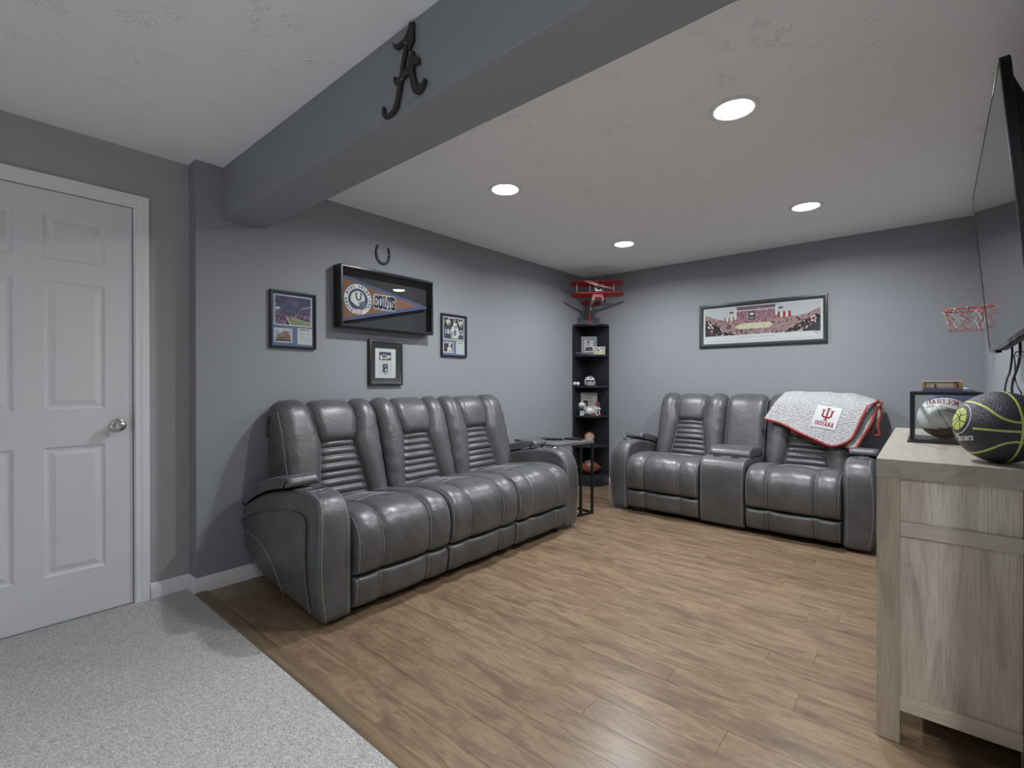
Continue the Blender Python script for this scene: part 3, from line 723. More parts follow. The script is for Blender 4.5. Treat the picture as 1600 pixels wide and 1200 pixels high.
def console_unit(root, u0, u1):
    g = 0.004; a, b = u0+g, u1-g
    cv = Curve2([(0.020, 0.030), (0.006, 0.12), (0.0, 0.26), (0.004, 0.42), (0.020, 0.490), (0.060, 0.520), (0.16, 0.528), (0.34, 0.515), (0.60, 0.50)])
    def hc(s, t, ds, dt): return 0.016*edge(ds, 0.022)*edge(dt, 0.03)+0.003*math.sin(math.pi*s)
    mb, S = pillow(cv, 0, 1, lambda t: a, lambda t: b, hc, 30, 60, 0.05)
    c = mb.build('console', M['leather'], root, smooth=60)
    st = Stitch()
    for k in (0.045, 0.955): st.run([S(k, t/60, 0.001) for t in range(1, 50)])
    st.run([S(0.045+0.91*k/20, 0.535, 0.001) for k in range(21)])
    st.build(c)
    lid = Curve2([(0.20, 0.535), (0.205, 0.560), (0.235, 0.582), (0.32, 0.590), (0.46, 0.580), (0.555, 0.562), (0.57, 0.53)])
    def hl(s, t, ds, dt): return 0.024*edge(ds, 0.035)*edge(dt, 0.03)
    mb, SL = pillow(lid, 0, 1, lambda t: a+0.004, lambda t: b-0.004, hl, 24, 30, 0.05)
    l = mb.build('console_lid', M['leather'], c, smooth=60)
    st = Stitch()
    for k in (0.05, 0.95): st.run([SL(k, t/40, 0.001) for t in range(3, 37)])
    st.build(l)
    for k in (0.30, 0.70):
        cc = (a+(b-a)*k, 0.125, 0)
        rg = MB(); rg.lathe([(0.036, 0.540), (0.036, 0.5475), (0.034, 0.549), (0.031, 0.5475)], 28, None, cc); cup = rg.build('cup_holder', M['black'], c, smooth=40)
        MB().lathe([(0.031, 0.5472), (0.0, 0.5470)], 28, None, cc).build('cup_well', M['black'], cup)
    shell = MB(); prof = [(0.60, 0.36), (0.63, 0.47), (0.675, 0.63), (0.715, 0.77), (0.745, 0.87), (0.770, 0.93), (0.800, 0.950), (0.830, 0.93), (0.845, 0.86), (0.852, 0.60), (0.850, 0.25), (0.60, 0.25)]
    shell.prism(prof, a, b, 'x'); back = shell.build('console_back', M['leather'], root, smooth=40, bevel=0.012, seg=3)
    def hb(s, t, ds, dt): return 0.062*edge(ds, 0.06)*edge(dt, 0.06)+0.018*math.sin(math.pi*s)*math.sin(math.pi*t)
    mb, SB = pillow(BACK, 0.12, 0.98, lambda t: u0+0.002, lambda t: u1-0.002, hb, 26, 50, 0.02)
    p = mb.build('back_cushion', M['leather'], back, smooth=70)
    st = Stitch(); st.run([SB(0.02, t/60, 0.001) for t in range(4, 48)]); st.run([SB(0.98, t/60, 0.001) for t in range(4, 48)]); st.build(p)
def recliner(name, label, loc, rz, units, ext=0.05):
    t = thing(name, label, 'sofa', loc, rz=rz); u = 0.0; n = len(units)
    for i, (k, wd) in enumerate(units):
        if k == 'arm': arm_unit(t, u, u+wd, -1 if i == 0 else 1)
        elif k == 'seat': seat_unit(t, u, u+wd, ext if i == 1 else 0.0, ext if i == n-2 else 0.0)
        else: console_unit(t, u, u+wd)
        u += wd
    bs = MB(); bs.box(0.06, u-0.06, 0.10, 0.80, 0.055, 0.30)
    bs.build('base_frame', M['black'], t, bevel=0.01)
    for x0 in (0.09, u-0.15):
        for y0 in (0.13, 0.68): MB().box(x0, x0+0.06, y0, y0+0.06, 0.0, 0.06).build('foot', M['black'], t, bevel=0.004)
    uu = 0.0
    for k, wd in units:
        if k == 'seat':
            rl = MB(); rl.box(uu+0.05, uu+wd-0.05, 0.085, 0.10, 0.022, 0.045); rl.box(uu+0.06, uu+0.085, 0.09, 0.25, 0.018, 0.06); rl.box(uu+wd-0.085, uu+wd-0.06, 0.09, 0.25, 0.018, 0.06)
            rl.build('recliner_mechanism', M['blackmetal'], t)
        uu += wd
    return t
recliner('recliner_sofa', 'long grey leather recliner sofa with three seats along the picture wall', (0.895, 1.088, 0), R(90), [('arm', 0.158), ('seat', 0.612), ('seat', 0.600), ('seat', 0.612), ('arm', 0.158)])
recliner('recliner_loveseat', 'grey leather recliner loveseat with centre console under the panoramic picture', (0.826, 3.900, 0), 0.0, [('arm', 0.160), ('seat', 0.630), ('console', 0.340), ('seat', 0.615), ('arm', 0.165)], ext=0.0)
# ================================================================== things on the walls
def molding_frame(parent, w_, h_, fw, prof, m, name='frame'):
    # mitred frame round a w_ x h_ picture; prof: (inset from the outer edge, height above the wall)
    mb = MB(); n = len(prof); vs = []; fs = []
    for sx, sy in ((-1,-1),(1,-1),(1,1),(-1,1)):
        for a, c in prof: vs.append((sx*(w_/2-a), sy*(h_/2-a), c))
    for k in range(4):
        j = (k+1) % 4
        for i in range(n-1): fs.append((k*n+i, j*n+i, j*n+i+1, k*n+i+1))
    mb.add(vs, fs); return mb.build(name, m, parent, smooth=30)
def pane(parent, w_, h_, z, t=0.002):
    return MB().box(-w_/2, w_/2, -h_/2, h_/2, z, z+t).build('glass_pane', M['glass'], parent)
def backboard(parent, w_, h_, z, m, name='backing'):
    return MB().box(-w_/2, w_/2, -h_/2, h_/2, 0.001, z).build(name, m, parent)
ART = ['white', 'matblue', 'darkphoto', 'roofp', 'crowdp', 'turf', 'sky', 'brick', 'textp', 'navy', 'grey', 'silver', 'skin', 'orange', 'brownfelt', 'bluef', 'paper', 'crowdr', 'crowdb', 'crowdm', 'court', 'red', 'crimson', 'darkgrey', 'uniform', 'hair', 'yellowp', 'tan', 'newsp', 'black', 'lime', 'whiteball', 'redball']
class Art(MB):
    def __init__(s, M_=None): super().__init__(M_); s.used = []
    def c(s, name):
        if name not in s.used: s.used.append(name)
        s.cur = s.used.index(name); return s
    def done(s, name, parent): return s.build(name, [M[k] for k in s.used], parent)
thin = [(0.0, 0.0), (0.0, 0.018), (0.002, 0.020), (0.010, 0.020), (0.012, 0.017), (0.0125, 0.009)]
# --- stadium photographs on a blue mat
def blue_mat_picture(label, y, z, w_, h_, players):
    t = thing('framed_photos', label, 'picture', M=on_left(y, z, 0.0005))
    molding_frame(t, w_, h_, 0.012, thin, M['frame']); backboard(t, w_-0.02, h_-0.02, 0.006, M['matblue'], 'mat_board')
    iw, ih = w_-0.025, h_-0.025; a = Art(); X = lambda f: -iw/2+f*iw; Y = lambda f: -ih/2+f*ih; z0 = 0.0066
    def R_(c, x0, x1, y0, y1, k): a.c(c); a.rect(X(x0), X(x1), Y(y0), Y(y1), z0+0.0003*k)
    def F_(c, pts, k): a.c(c); a.flat([(X(p), Y(q)) for p, q in pts], z0+0.0003*k)
    def D_(c, p, q, r, k, ry=None): a.c(c); a.disc(X(p), Y(q), r*iw, z0+0.0003*k, 20, (ry or r)*iw)
    if not players:
        R_('white', 0.05, 0.95, 0.39, 0.965, 0); R_('roofp', 0.075, 0.925, 0.62, 0.945, 1); R_('crowdp', 0.075, 0.925, 0.41, 0.62, 1)
        F_('turf', [(0.33, 0.545), (0.52, 0.56), (0.925, 0.475), (0.925, 0.41), (0.42, 0.41)], 2); F_('white', [(0.33, 0.55), (0.345, 0.55), (0.445, 0.41), (0.42, 0.41)], 3)
        for k in range(6):
            x0 = 0.47+0.075*k; F_('white', [(x0, 0.54-0.011*k), (x0+0.014, 0.54-0.011*k), (x0+0.034, 0.515-0.012*k), (x0+0.018, 0.515-0.012*k)], 3)
        R_('darkphoto', 0.33, 0.52, 0.592, 0.612, 2); F_('silver', [(0.72, 0.725), (0.925, 0.785), (0.925, 0.80), (0.72, 0.738)], 2)
        F_('white', [(0.085, 0.675), (0.18, 0.69), (0.18, 0.735), (0.085, 0.72)], 2); F_('silver', [(0.085, 0.78), (0.13, 0.755), (0.13, 0.77), (0.085, 0.80)], 2); R_('bluef', 0.28, 0.48, 0.645, 0.73, 2)
        R_('white', 0.05, 0.475, 0.065, 0.335, 0); R_('sky', 0.075, 0.45, 0.09, 0.31, 1)
        F_('brick', [(0.11, 0.10), (0.12, 0.215), (0.19, 0.225), (0.25, 0.265), (0.38, 0.28), (0.385, 0.225), (0.43, 0.21), (0.43, 0.10)], 2)
        F_('grey', [(0.15, 0.14), (0.16, 0.205), (0.23, 0.235), (0.31, 0.215), (0.32, 0.14)], 3); R_('darkphoto', 0.075, 0.45, 0.09, 0.115, 3); R_('darkgrey', 0.15, 0.33, 0.145, 0.165, 4); D_('white', 0.20, 0.285, 0.05, 2, 0.03)
        R_('white', 0.60, 0.955, 0.045, 0.36, 0); R_('textp', 0.63, 0.925, 0.07, 0.335, 1); R_('darkgrey', 0.66, 0.90, 0.325, 0.34, 2)
    else:
        R_('white', 0.05, 0.95, 0.38, 0.965, 0); R_('darkphoto', 0.075, 0.925, 0.40, 0.945, 1)
        R_('crowdb', 0.075, 0.925, 0.80, 0.945, 2); R_('turf', 0.075, 0.925, 0.40, 0.43, 2)
        F_('navy', [(0.08, 0.45), (0.08, 0.72), (0.2, 0.76), (0.34, 0.72), (0.36, 0.55), (0.30, 0.44)], 3); F_('white', [(0.37, 0.45), (0.34, 0.60), (0.42, 0.74), (0.54, 0.70), (0.66, 0.74), (0.74, 0.56), (0.66, 0.43)], 4); F_('navy', [(0.70, 0.43), (0.70, 0.70), (0.80, 0.75), (0.92, 0.70), (0.92, 0.44)], 3)
        for cx, cy, k in ((0.27, 0.83, 5), (0.55, 0.77, 5), (0.80, 0.82, 5)):
            D_('whiteball', cx, cy, 0.085, k, 0.095); D_('darkphoto', cx+0.02, cy-0.05, 0.05, k+1, 0.05); D_('skin', cx+0.02, cy-0.055, 0.035, k+2, 0.04)
        a.c('white'); put_text(a, '18', X(0.13), X(0.31), Y(0.53), Y(0.66), z0+0.0021, 0.03); put_text(a, '12', X(0.74), X(0.90), Y(0.53), Y(0.66), z0+0.0021, 0.03)
        a.c('navy'); put_text(a, '8', X(0.48), X(0.60), Y(0.50), Y(0.65), z0+0.0021, 0.03)
        D_('brick', 0.40, 0.53, 0.035, 6, 0.09); D_('skin', 0.70, 0.49, 0.03, 6)
        R_('white', 0.05, 0.48, 0.06, 0.325, 0); R_('darkphoto', 0.08, 0.45, 0.085, 0.30, 1); F_('white', [(0.22, 0.09), (0.22, 0.18), (0.30, 0.215), (0.40, 0.19), (0.43, 0.09)], 2); D_('whiteball', 0.32, 0.255, 0.055, 3); D_('skin', 0.33, 0.24, 0.025, 4); D_('crowdb', 0.13, 0.19, 0.05, 2, 0.08); D_('skin', 0.36, 0.11, 0.03, 3)
        R_('white', 0.60, 0.96, 0.04, 0.36, 0); R_('textp', 0.63, 0.93, 0.07, 0.30, 1); R_('darkgrey', 0.66, 0.90, 0.315, 0.332, 2)
    a.done('photo_prints', t); pane(t, w_-0.024, h_-0.024, 0.0125)
    return t
blue_mat_picture('black framed stadium photos on a blue mat, nearest the white door', 1.378, 1.527, 0.287, 0.349, False)
blue_mat_picture('black framed photos of helmeted players on a blue mat, above the last sofa seat', 2.724, 1.529, 0.284, 0.350, True)
# --- small black frame with a wide white mat
t = thing('framed_ticket', 'small wide black frame with white mat holding two blue prints under the pennant case', 'picture', M=on_left(2.052, 1.283, 0.0005))
molding_frame(t, 0.288, 0.325, 0.05, [(0, 0), (0, 0.020), (0.004, 0.026), (0.012, 0.029), (0.018, 0.0265), (0.022, 0.0235), (0.040, 0.021), (0.048, 0.0165), (0.052, 0.0155), (0.053, 0.009)], M['frame2'])
backboard(t, 0.20, 0.235, 0.006, M['white'], 'mat_board')
a = Art(); z0 = 0.0066
a.c('paper').rect(-0.060, 0.060, -0.090, 0.088, z0)
a.c('navy').rect(-0.052, 0.048, 0.020, 0.078, z0+0.0003); a.c('darkphoto').rect(-0.052, 0.048, 0.020, 0.025, z0+0.0006)
for cx, col in ((-0.037, 'white'), (-0.018, 'orange'), (0.0, 'grey'), (0.018, 'white'), (0.036, 'white')):
    a.c(col).disc(cx, 0.056 if col != 'white' else 0.046, 0.0085, z0+0.0007, 14, 0.011)
a.c('yellowp').rect(-0.018, 0.026, 0.027, 0.040, z0+0.0008); a.c('white').rect(-0.045, -0.022, 0.026, 0.040, z0+0.0008)
a.c('navy').rect(-0.024, 0.020, -0.068, -0.008, z0+0.0003); a.c('grey').rect(-0.014, 0.012, -0.030, -0.018, z0+0.0006); a.c('brick').disc(-0.002, -0.052, 0.008, z0+0.0006, 14); a.c('white').disc(0.007, -0.052, 0.007, z0+0.0007, 14, 0.010)
a.c('darkgrey').disc(-0.002, -0.080, 0.011, z0+0.0003, 16, 0.004); a.c('grey').disc(-0.018, 0.004, 0.004, z0+0.0003, 10); a.c('grey').disc(0.012, 0.002, 0.005, z0+0.0003, 10)
a.done('ticket_prints', t); pane(t, 0.183, 0.220, 0.0095)
# --- deep case with the pennant
t = thing('pennant_case', 'deep black shadow box with brown felt football pennant behind glass', 'display case', M=on_left(2.043, 1.714, 0.0005))
bw, bh, bd = 0.785, 0.414, 0.092
molding_frame(t, bw, bh, 0.02, [(0, 0), (0, 0.086), (0.004, 0.0905), (0.012, 0.092), (0.018, 0.090), (0.0185, 0.078), (0.012, 0.076), (0.012, 0.006)], M['frame'])
backboard(t, bw-0.02, bh-0.02, 0.012, M['backing'])
pane(t, bw-0.035, bh-0.035, 0.080, 0.003)
pn = thing('felt_pennant', 'brown felt pennant with blue edging and white helmet roundel inside the case', 'pennant', M=on_left(2.043, 1.714, 0.0005))
zp = 0.050; ox, oz = 2.043, 1.714
tri = lambda g: [(1.672-ox+g, 1.862-oz-g*1.9), (2.405-ox-g*6.0, 1.722-oz+g*0.1), (1.672-ox+g, 1.545-oz+g*1.7)]
MB().prism([(1.672-ox, 1.862-oz), (2.400-ox, 1.728-oz), (2.400-ox, 1.712-oz), (1.672-ox, 1.545-oz)], zp-0.004, zp).build('edging', M['bluef'], pn)
MB().prism([(1.672-ox, 1.842-oz), (2.325-ox, 1.7215-oz), (1.672-ox, 1.563-oz)], zp, zp+0.001).build('felt', M['brownfelt'], pn)
a = Art(); cx, cz, r = 1.802-ox, 1.706-oz, 0.107; z0 = zp+0.0016
a.c('white').disc(cx, cz, r, z0, 48); a.c('navy').ring(cx, cz, r*0.985, r*1.0, z0+0.0003, 48)
a.c('navy').disc(cx, cz, r*0.70, z0+0.0003, 40); 
a.c('whiteball').flat([(cx+r*p, cz+r*q) for p, q in ((-.52,-.12),(-.54,.10),(-.44,.34),(-.22,.50),(.02,.55),(.26,.48),(.42,.30),(.48,.06),(.46,-.06),(.22,-.10),(.16,-.26),(.06,-.42),(-.10,-.40),(-.30,-.30))], z0+0.0006)
a.c('navy')
hp = [(-.10,.40),(-.16,.38),(-.15,.26),(-.12,.10),(-.03,-.02),(.10,-.02),(.19,.10),(.21,.26),(.22,.38),(.16,.40)]
a.stroke([(cx+r*p, cz+r*q) for p, q in hp], 0.010, z0+0.0009)
a.disc(cx+0.10*r, cz-0.22*r, 0.09*r, z0+0.0009, 14); a.c('whiteball').disc(cx+0.10*r, cz-0.22*r, 0.04*r, z0+0.0012, 12)
a.c('grey')
for st in (((.20,-.20),(.50,-.14),(.62,-.34),(.60,-.56),(.46,-.60)), ((.16,-.34),(.54,-.30)), ((.18,-.46),(.58,-.46)), ((.36,-.18),(.42,-.58)), ((.20,-.22),(.24,-.50))):
    a.stroke([(cx+r*p, cz+r*q) for p, q in st], 0.0045, z0+0.0012)
a.c('white').flat([(cx+r*p, cz+r*q) for p, q in ((-.34,-.62),(.26,-.60),(.34,-.96),(-.34,-.90))], z0+0.0012)
a.c('orange'); put_text(a, 'XLI', cx-0.28*r, cx+0.14*r, cz-0.76*r, cz-0.62*r, z0+0.0015, 0.02); put_text(a, 'BOWL', cx-0.30*r, cx+0.18*r, cz-0.92*r, cz-0.79*r, z0+0.0015, 0.02)
a.c('red').rect(cx+0.20*r, cx+0.26*r, cz-0.90*r, cz-0.62*r, z0+0.0015); a.c('navy').rect(cx-0.32*r, cx+0.30*r, cz-0.955*r, cz-0.925*r, z0+0.0015)
a.c('navy')
word = 'SUPER BOWL CHAMPIONS'; n = len(word); a0, a1 = R(238), R(-28)
for i, ch in enumerate(word):
    if ch == ' ': continue
    an = a0+(a1-a0)*i/(n-1); ca, sa = math.cos(an), math.sin(an); ww = 0.0135 if ch not in 'I' else 0.005
    def wp(x, y, ca=ca, sa=sa):
        rad = r*0.765+y; return (cx+ca*rad+sa*x, cz+sa*rad-ca*x, z0+0.0009)
    put_text(a, ch, -ww/2, ww/2, 0.0, r*0.175, 0, 0.05, wp)
x0, x1, y0, y1 = 1.928-ox, 2.105-ox, 1.660-oz, 1.760-oz
a.c('white'); slab_word(a, 'COLTS', x0, x1, y0, y1, 0.0215, z0, 0.16); a.c('navy'); slab_word(a, 'COLTS', x0+0.002, x1-0.002, y0+0.003, y1-0.003, 0.0115, z0+0.0004, 0.18)
a.done('roundel_and_lettering', pn)
# --- horseshoe
hs = MB(); prof = catmull([(-0.043, 0.060), (-0.054, 0.030), (-0.056, -0.005), (-0.044, -0.043), (-0.018, -0.064), (0.012, -0.066), (0.040, -0.046), (0.053, -0.010), (0.053, 0.022), (0.045, 0.055)], 48)
wd = 0.0088
vs = []; fs = []
for i, p in enumerate(prof):
    tn = (prof[min(i+1, 47)]-prof[max(i-1, 0)]).normalized(); n = Vector((-tn.y, tn.x)); k = 0.75+0.25*math.sin(math.pi*i/47)
    for s_, c in ((-1, 0.0), (-1, 0.007), (-0.7, 0.0095), (-0.12, 0.0095), (-0.06, 0.0075), (0.06, 0.0075), (0.12, 0.0095), (0.7, 0.0095), (1, 0.007), (1, 0.0)):
        q = p+n*wd*k*s_; vs.append((q.x, q.y, c))
for i in range(47):
    for j in range(10): fs.append((i*10+j, i*10+(j+1)%10, (i+1)*10+(j+1)%10, (i+1)*10+j))
fs += [tuple(range(10))[::-1], tuple(range(470, 480))]
hs.add(vs, fs)
t = thing('horseshoe', 'blue enamelled horseshoe hung open side up above the pennant case', 'horseshoe', M=on_left(2.034, 2.068, 0.001))
hs.build('shoe', M['horseshoe'], t, smooth=40)
for p in ((-0.0535, 0.014), (0.052, 0.004)): MB().ball((p[0], p[1], 0.0085), 0.0042, 10, 6).build('nail', M['steel'], t, smooth=60)
# --- script letter on the beam
LA = [[(1.6908, 2.3317), (1.7111, 2.3255), (1.711, 2.2639), (1.7014, 2.255), (1.6879, 2.2427), (1.6852, 2.2556), (1.6788, 2.2686), (1.67, 2.276), (1.6607, 2.2785), (1.6356, 2.2729), (1.6197, 2.2748), (1.6072, 2.2839), (1.6014, 2.2969), (1.6026, 2.305), (1.6083, 2.299), (1.6158, 2.2921), (1.6356, 2.2883), (1.658, 2.29), (1.6717, 2.2988), (1.6827, 2.3105), (1.6881, 2.3213)],
 [(1.6662, 2.2777), (1.6826, 2.2602), (1.6743, 2.2437), (1.6661, 2.2169), (1.6577, 2.1866), (1.6493, 2.1527), (1.638, 2.1094), (1.6238, 2.077), (1.6037, 2.0602), (1.5833, 2.0583), (1.5685, 2.059), (1.5506, 2.0639), (1.5404, 2.0759), (1.5356, 2.0901), (1.5386, 2.105), (1.5465, 2.1074), (1.5477, 2.0945), (1.5549, 2.0796), (1.5686, 2.0715), (1.5863, 2.0735), (1.6037, 2.0844), (1.6153, 2.1043), (1.6239, 2.1354), (1.6297, 2.1572), (1.6382, 2.1811), (1.6495, 2.2207), (1.6579, 2.2476)],
 [(1.6522, 2.1839), (1.6905, 2.193), (1.6904, 2.1662), (1.6493, 2.1578), (1.6211, 2.1503), (1.6097, 2.1601), (1.604, 2.1745), (1.6057, 2.1842), (1.6115, 2.187), (1.6172, 2.176), (1.6269, 2.1704), (1.6382, 2.176)],
 [(1.6889, 2.2204), (1.7083, 2.2336), (1.7119, 2.2203), (1.7119, 2.2071), (1.7198, 2.2086), (1.7303, 2.2063), (1.7391, 2.1952), (1.7391, 2.1821), (1.7354, 2.1738), (1.7302, 2.1777), (1.725, 2.1816), (1.7161, 2.1804), (1.7118, 2.1723), (1.716, 2.1523), (1.7223, 2.1299), (1.7301, 2.1095), (1.7405, 2.1061), (1.7559, 2.108), (1.7661, 2.1153), (1.7711, 2.1148), (1.7711, 2.1035), (1.7635, 2.0903), (1.7482, 2.0801), (1.7274, 2.0806), (1.7143, 2.09), (1.7037, 2.1091), (1.6957, 2.134), (1.6904, 2.1662), (1.6878, 2.1975)]]
t = thing('metal_letter', 'dark bronze metal script letter A fixed to the ceiling beam', 'wall decoration', M=on_back(1.65, 2.19, Y0-0.0005))
mb = MB()
for i, pc in enumerate(LA): mb.prism([(p-1.65, q-2.19) for p, q in pc], 0.002, 0.0125+0.0001*i)
mb.build('letter', M['bronze'], t)
for p, q in ((1.672, 2.272), (1.652, 2.159)): MB().ball((p-1.65, q-2.19, 0.0125), 0.0035, 8, 6).build('screw', M['steel'], t, smooth=60)
# --- panorama on the back wall
t = thing('framed_panorama', 'long black framed panorama of a packed basketball arena on the back wall', 'picture', M=on_back(1.842, 1.681, D-0.0005))
pw_, ph_ = 1.062, 0.414
molding_frame(t, pw_, ph_, 0.04, [(0, 0), (0, 0.016), (0.004, 0.021), (0.010, 0.0225), (0.026, 0.0205), (0.030, 0.018), (0.033, 0.0175), (0.034, 0.008)], M['frame2'])
backboard(t, pw_-0.05, ph_-0.05, 0.006, M['white'], 'mat_board')
a = Art(); z0 = 0.0066; x0, x1, y0, y1 = -0.478, 0.478, -0.098, 0.160
X = lambda f: x0+(x1-x0)*f; Y = lambda f: y0+(y1-y0)*f
def F(c, pts, k): a.c(c); a.flat([(X(p), Y(q)) for p, q in pts], z0+0.0003*k)
F('crowdr', [(0,0),(1,0),(1,1),(0,1)], 0)
F('silver', [(0.0,1),(0.0,0.80),(0.10,0.64),(0.17,0.56),(0.30,0.56),(0.30,1)], 1); F('silver', [(1,1),(1,0.76),(0.90,0.60),(0.82,0.53),(0.66,0.56),(0.66,1)], 1)
F('crowdm', [(0.30,1),(0.66,1),(0.66,0.50),(0.60,0.42),(0.36,0.42),(0.30,0.50)], 1); F('darkphoto', [(0.30,0.93),(0.66,0.93),(0.66,1),(0.30,1)], 2); F('crowdp', [(0.30,0.88),(0.66,0.88),(0.66,0.97),(0.30,0.97)], 3); F('white', [(0.27,0.85),(0.66,0.85),(0.66,0.88),(0.27,0.88)], 4)
F('white', [(0.28,0.56),(0.30,0.56),(0.30,0.92),(0.28,0.92)], 5); F('white', [(0.64,0.62),(0.66,0.62),(0.66,0.98),(0.64,0.98)], 5)
for k in range(5): F('brick' if k % 2 == 0 else 'white', [(0.185+0.02*k,0.50),(0.20+0.02*k,0.50),(0.20+0.02*k,0.66),(0.185+0.02*k,0.66)], 4)
for k in range(5): F('red' if k % 2 == 0 else 'white', [(0.66+0.022*k,0.52),(0.68+0.022*k,0.52),(0.68+0.022*k,0.72),(0.66+0.022*k,0.72)], 4)
F('darkphoto', [(0.41,0.52),(0.465,0.52),(0.465,0.80),(0.41,0.80)], 5); F('white', [(0.42,0.68),(0.455,0.68),(0.455,0.76),(0.42,0.76)], 6); F('grey', [(0.42,0.55),(0.455,0.55),(0.455,0.62),(0.42,0.62)], 6)
F('darkphoto', [(0.235,0.80),(0.275,0.80),(0.275,0.85),(0.235,0.85)], 4); F('darkphoto', [(0.665,0.83),(0.705,0.83),(0.705,0.88),(0.665,0.88)], 4)
F('court', [(0.29,0.30),(0.34,0.40),(0.60,0.40),(0.62,0.30),(0.58,0.20),(0.32,0.20)], 2); F('white', [(0.39,0.27),(0.52,0.27),(0.52,0.37),(0.39,0.37)], 3); F('court', [(0.41,0.285),(0.50,0.285),(0.50,0.355),(0.41,0.355)], 4)
for i in range(14): F(random.choice(['red', 'navy', 'white']), [(0.32+0.019*i, 0.24+0.1*(i % 3)/2), (0.325+0.019*i, 0.24+0.1*(i % 3)/2), (0.325+0.019*i, 0.275+0.1*(i % 3)/2), (0.32+0.019*i, 0.275+0.1*(i % 3)/2)], 5)
F('crowdb', [(0,0),(0.30,0),(0.20,0.16),(0.10,0.40),(0.0,0.62)], 3); F('crowdb', [(1,0),(0.68,0),(0.78,0.16),(0.88,0.38),(1.0,0.60)], 3); F('darkphoto', [(0,0),(0.12,0),(0.06,0.2),(0,0.3)], 4); F('darkphoto', [(1,0),(0.86,0),(0.94,0.22),(1,0.34)], 4)
for cx_, cy_ in ((0.06,0.10),(0.07,0.22),(0.93,0.25),(0.95,0.40)): a.c('red').disc(X(cx_), Y(cy_), 0.012, z0+0.0018, 10); a.c('white').disc(X(cx_+0.004), Y(cy_+0.09), 0.008, z0+0.0021, 10)
a.c('grey'); put_text(a, 'Indiana University - Assembly Hall', -0.18, 0.13, -0.128, -0.115, z0+0.0003); a.rect(-0.44, 0.43, -0.1535, -0.152, z0+0.0003)
a.c('crimson'); a.ring(0.455, -0.122, 0.018, 0.022, z0+0.0003, 16, R(20), R(160)); a.disc(0.455, -0.122, 0.005, z0+0.0003, 10)
a.done('arena_print', t); pane(t, pw_-0.066, ph_-0.066, 0.0105)
# ================================================================== corner shelf and what stands on it
CO = Vector((0.020, D-0.020, 0)); ER = Vector((0.7607, 0.6491, 0)); EF = Vector((0.6491, -0.7607, 0))
def cp(r, f, z): return CO+ER*r+EF*f+Vector((0, 0, z))
def facing(r, f, z, lean=0.0, yaw=0.0):
    # frame standing in the corner facing the room: x right, y up, z towards the viewer
    Mx = frame_M(cp(r, f, z), ER, Vector((0, 0, 1)), EF)
    return Mx @ Matrix.Rotation(yaw, 4, 'Y') @ Matrix.Rotation(-lean, 4, 'X')
SH = [0.112, 0.446, 0.776, 1.104, 1.446]; ST = 1.783; RAD = 0.288
t = thing('corner_shelf', 'tall black quarter-round corner shelf unit under the toy plane', 'shelf', (0.020, D-0.020, 0))
def quarter(r, n=16): return [(0.002, -0.002)]+[(0.002+r*math.cos(a)*1.0, -0.002-r*math.sin(a)) for a in [math.pi/2*(1-k/n) for k in range(n+1)]]
MB().box(0, 0.014, -0.272, 0, 0, ST).build('side_panel', M['espresso'], t, bevel=0.002)
MB().box(0.014, 0.298, -0.014, 0, 0, ST).build('side_panel', M['espresso'], t, bevel=0.002)
def qshelf(z0, z1, r=0.282, nm='shelf_board'):
    pts = [(0.015, -0.015), (0.296, -0.015)]+[(0.016+0.280*math.cos(a)**0.75, -0.016-0.254*math.sin(a)**0.75) for a in [math.pi/2*k/16 for k in range(1, 17)]]
    MB().prism(pts, z0, z1).build(nm, M['espresso'], t, bevel=0.002)
qshelf(ST-0.022, ST+0.001, nm='top_board')
for z in SH: qshelf(z-0.022, z)
qshelf(0.0, SH[0]-0.0225, nm='base_board')
# framed portrait
def easel_frame(label, r, f, z, w_, h_, fw, m, name, lean=0.0):
    th = thing(name, label, 'picture', M=facing(r, f, z, lean) @ Matrix.Translation((0, h_/2, 0)))
    molding_frame(th, w_, h_, fw, [(0, 0), (0, 0.010), (0.003, 0.013), (fw-0.006, 0.012), (fw-0.002, 0.009), (fw, 0.008), (fw, 0.004)], m)
    MB().box(-w_/2+0.002, w_/2-0.002, -h_/2+0.002, h_/2-0.002, -0.002, 0.004).build('backing', M['black'], th)
    return th
th = easel_frame('grey framed portrait of a person in dark uniform on the top shelf', 0.013, 0.115, SH[4], 0.180, 0.212, 0.040, M['grey'], 'framed_portrait')
a = Art(); z0 = 0.0046
a.c('white').rect(-0.050, 0.050, -0.066, 0.066, z0); a.c('sky').rect(-0.045, 0.045, -0.058, 0.060, z0+0.0003)
a.c('white').flat([(0.0, 0.056), (0.014, 0.050), (0.028, 0.02), (0.034, -0.02), (0.02, 0.0)], z0+0.0006)
a.c('uniform').flat([(-0.042, -0.058), (-0.038, -0.022), (-0.014, -0.008), (0.014, -0.006), (0.038, -0.020), (0.044, -0.058)], z0+0.0009)
a.c('white').flat([(-0.012, -0.008), (0.010, -0.004), (-0.001, -0.030)], z0+0.0012); a.c('hair').disc(-0.006, 0.040, 0.019, z0+0.0009, 18, 0.016); a.c('skin').disc(-0.005, 0.022, 0.0175, z0+0.0012, 20, 0.024); a.c('black').flat([(-0.004, -0.012), (0.001, -0.012), (0.003, -0.04), (-0.005, -0.04)], z0+0.0015); a.c('brick').rect(0.006, 0.026, -0.050, -0.040, z0+0.0012)
a.done('portrait_print', th)
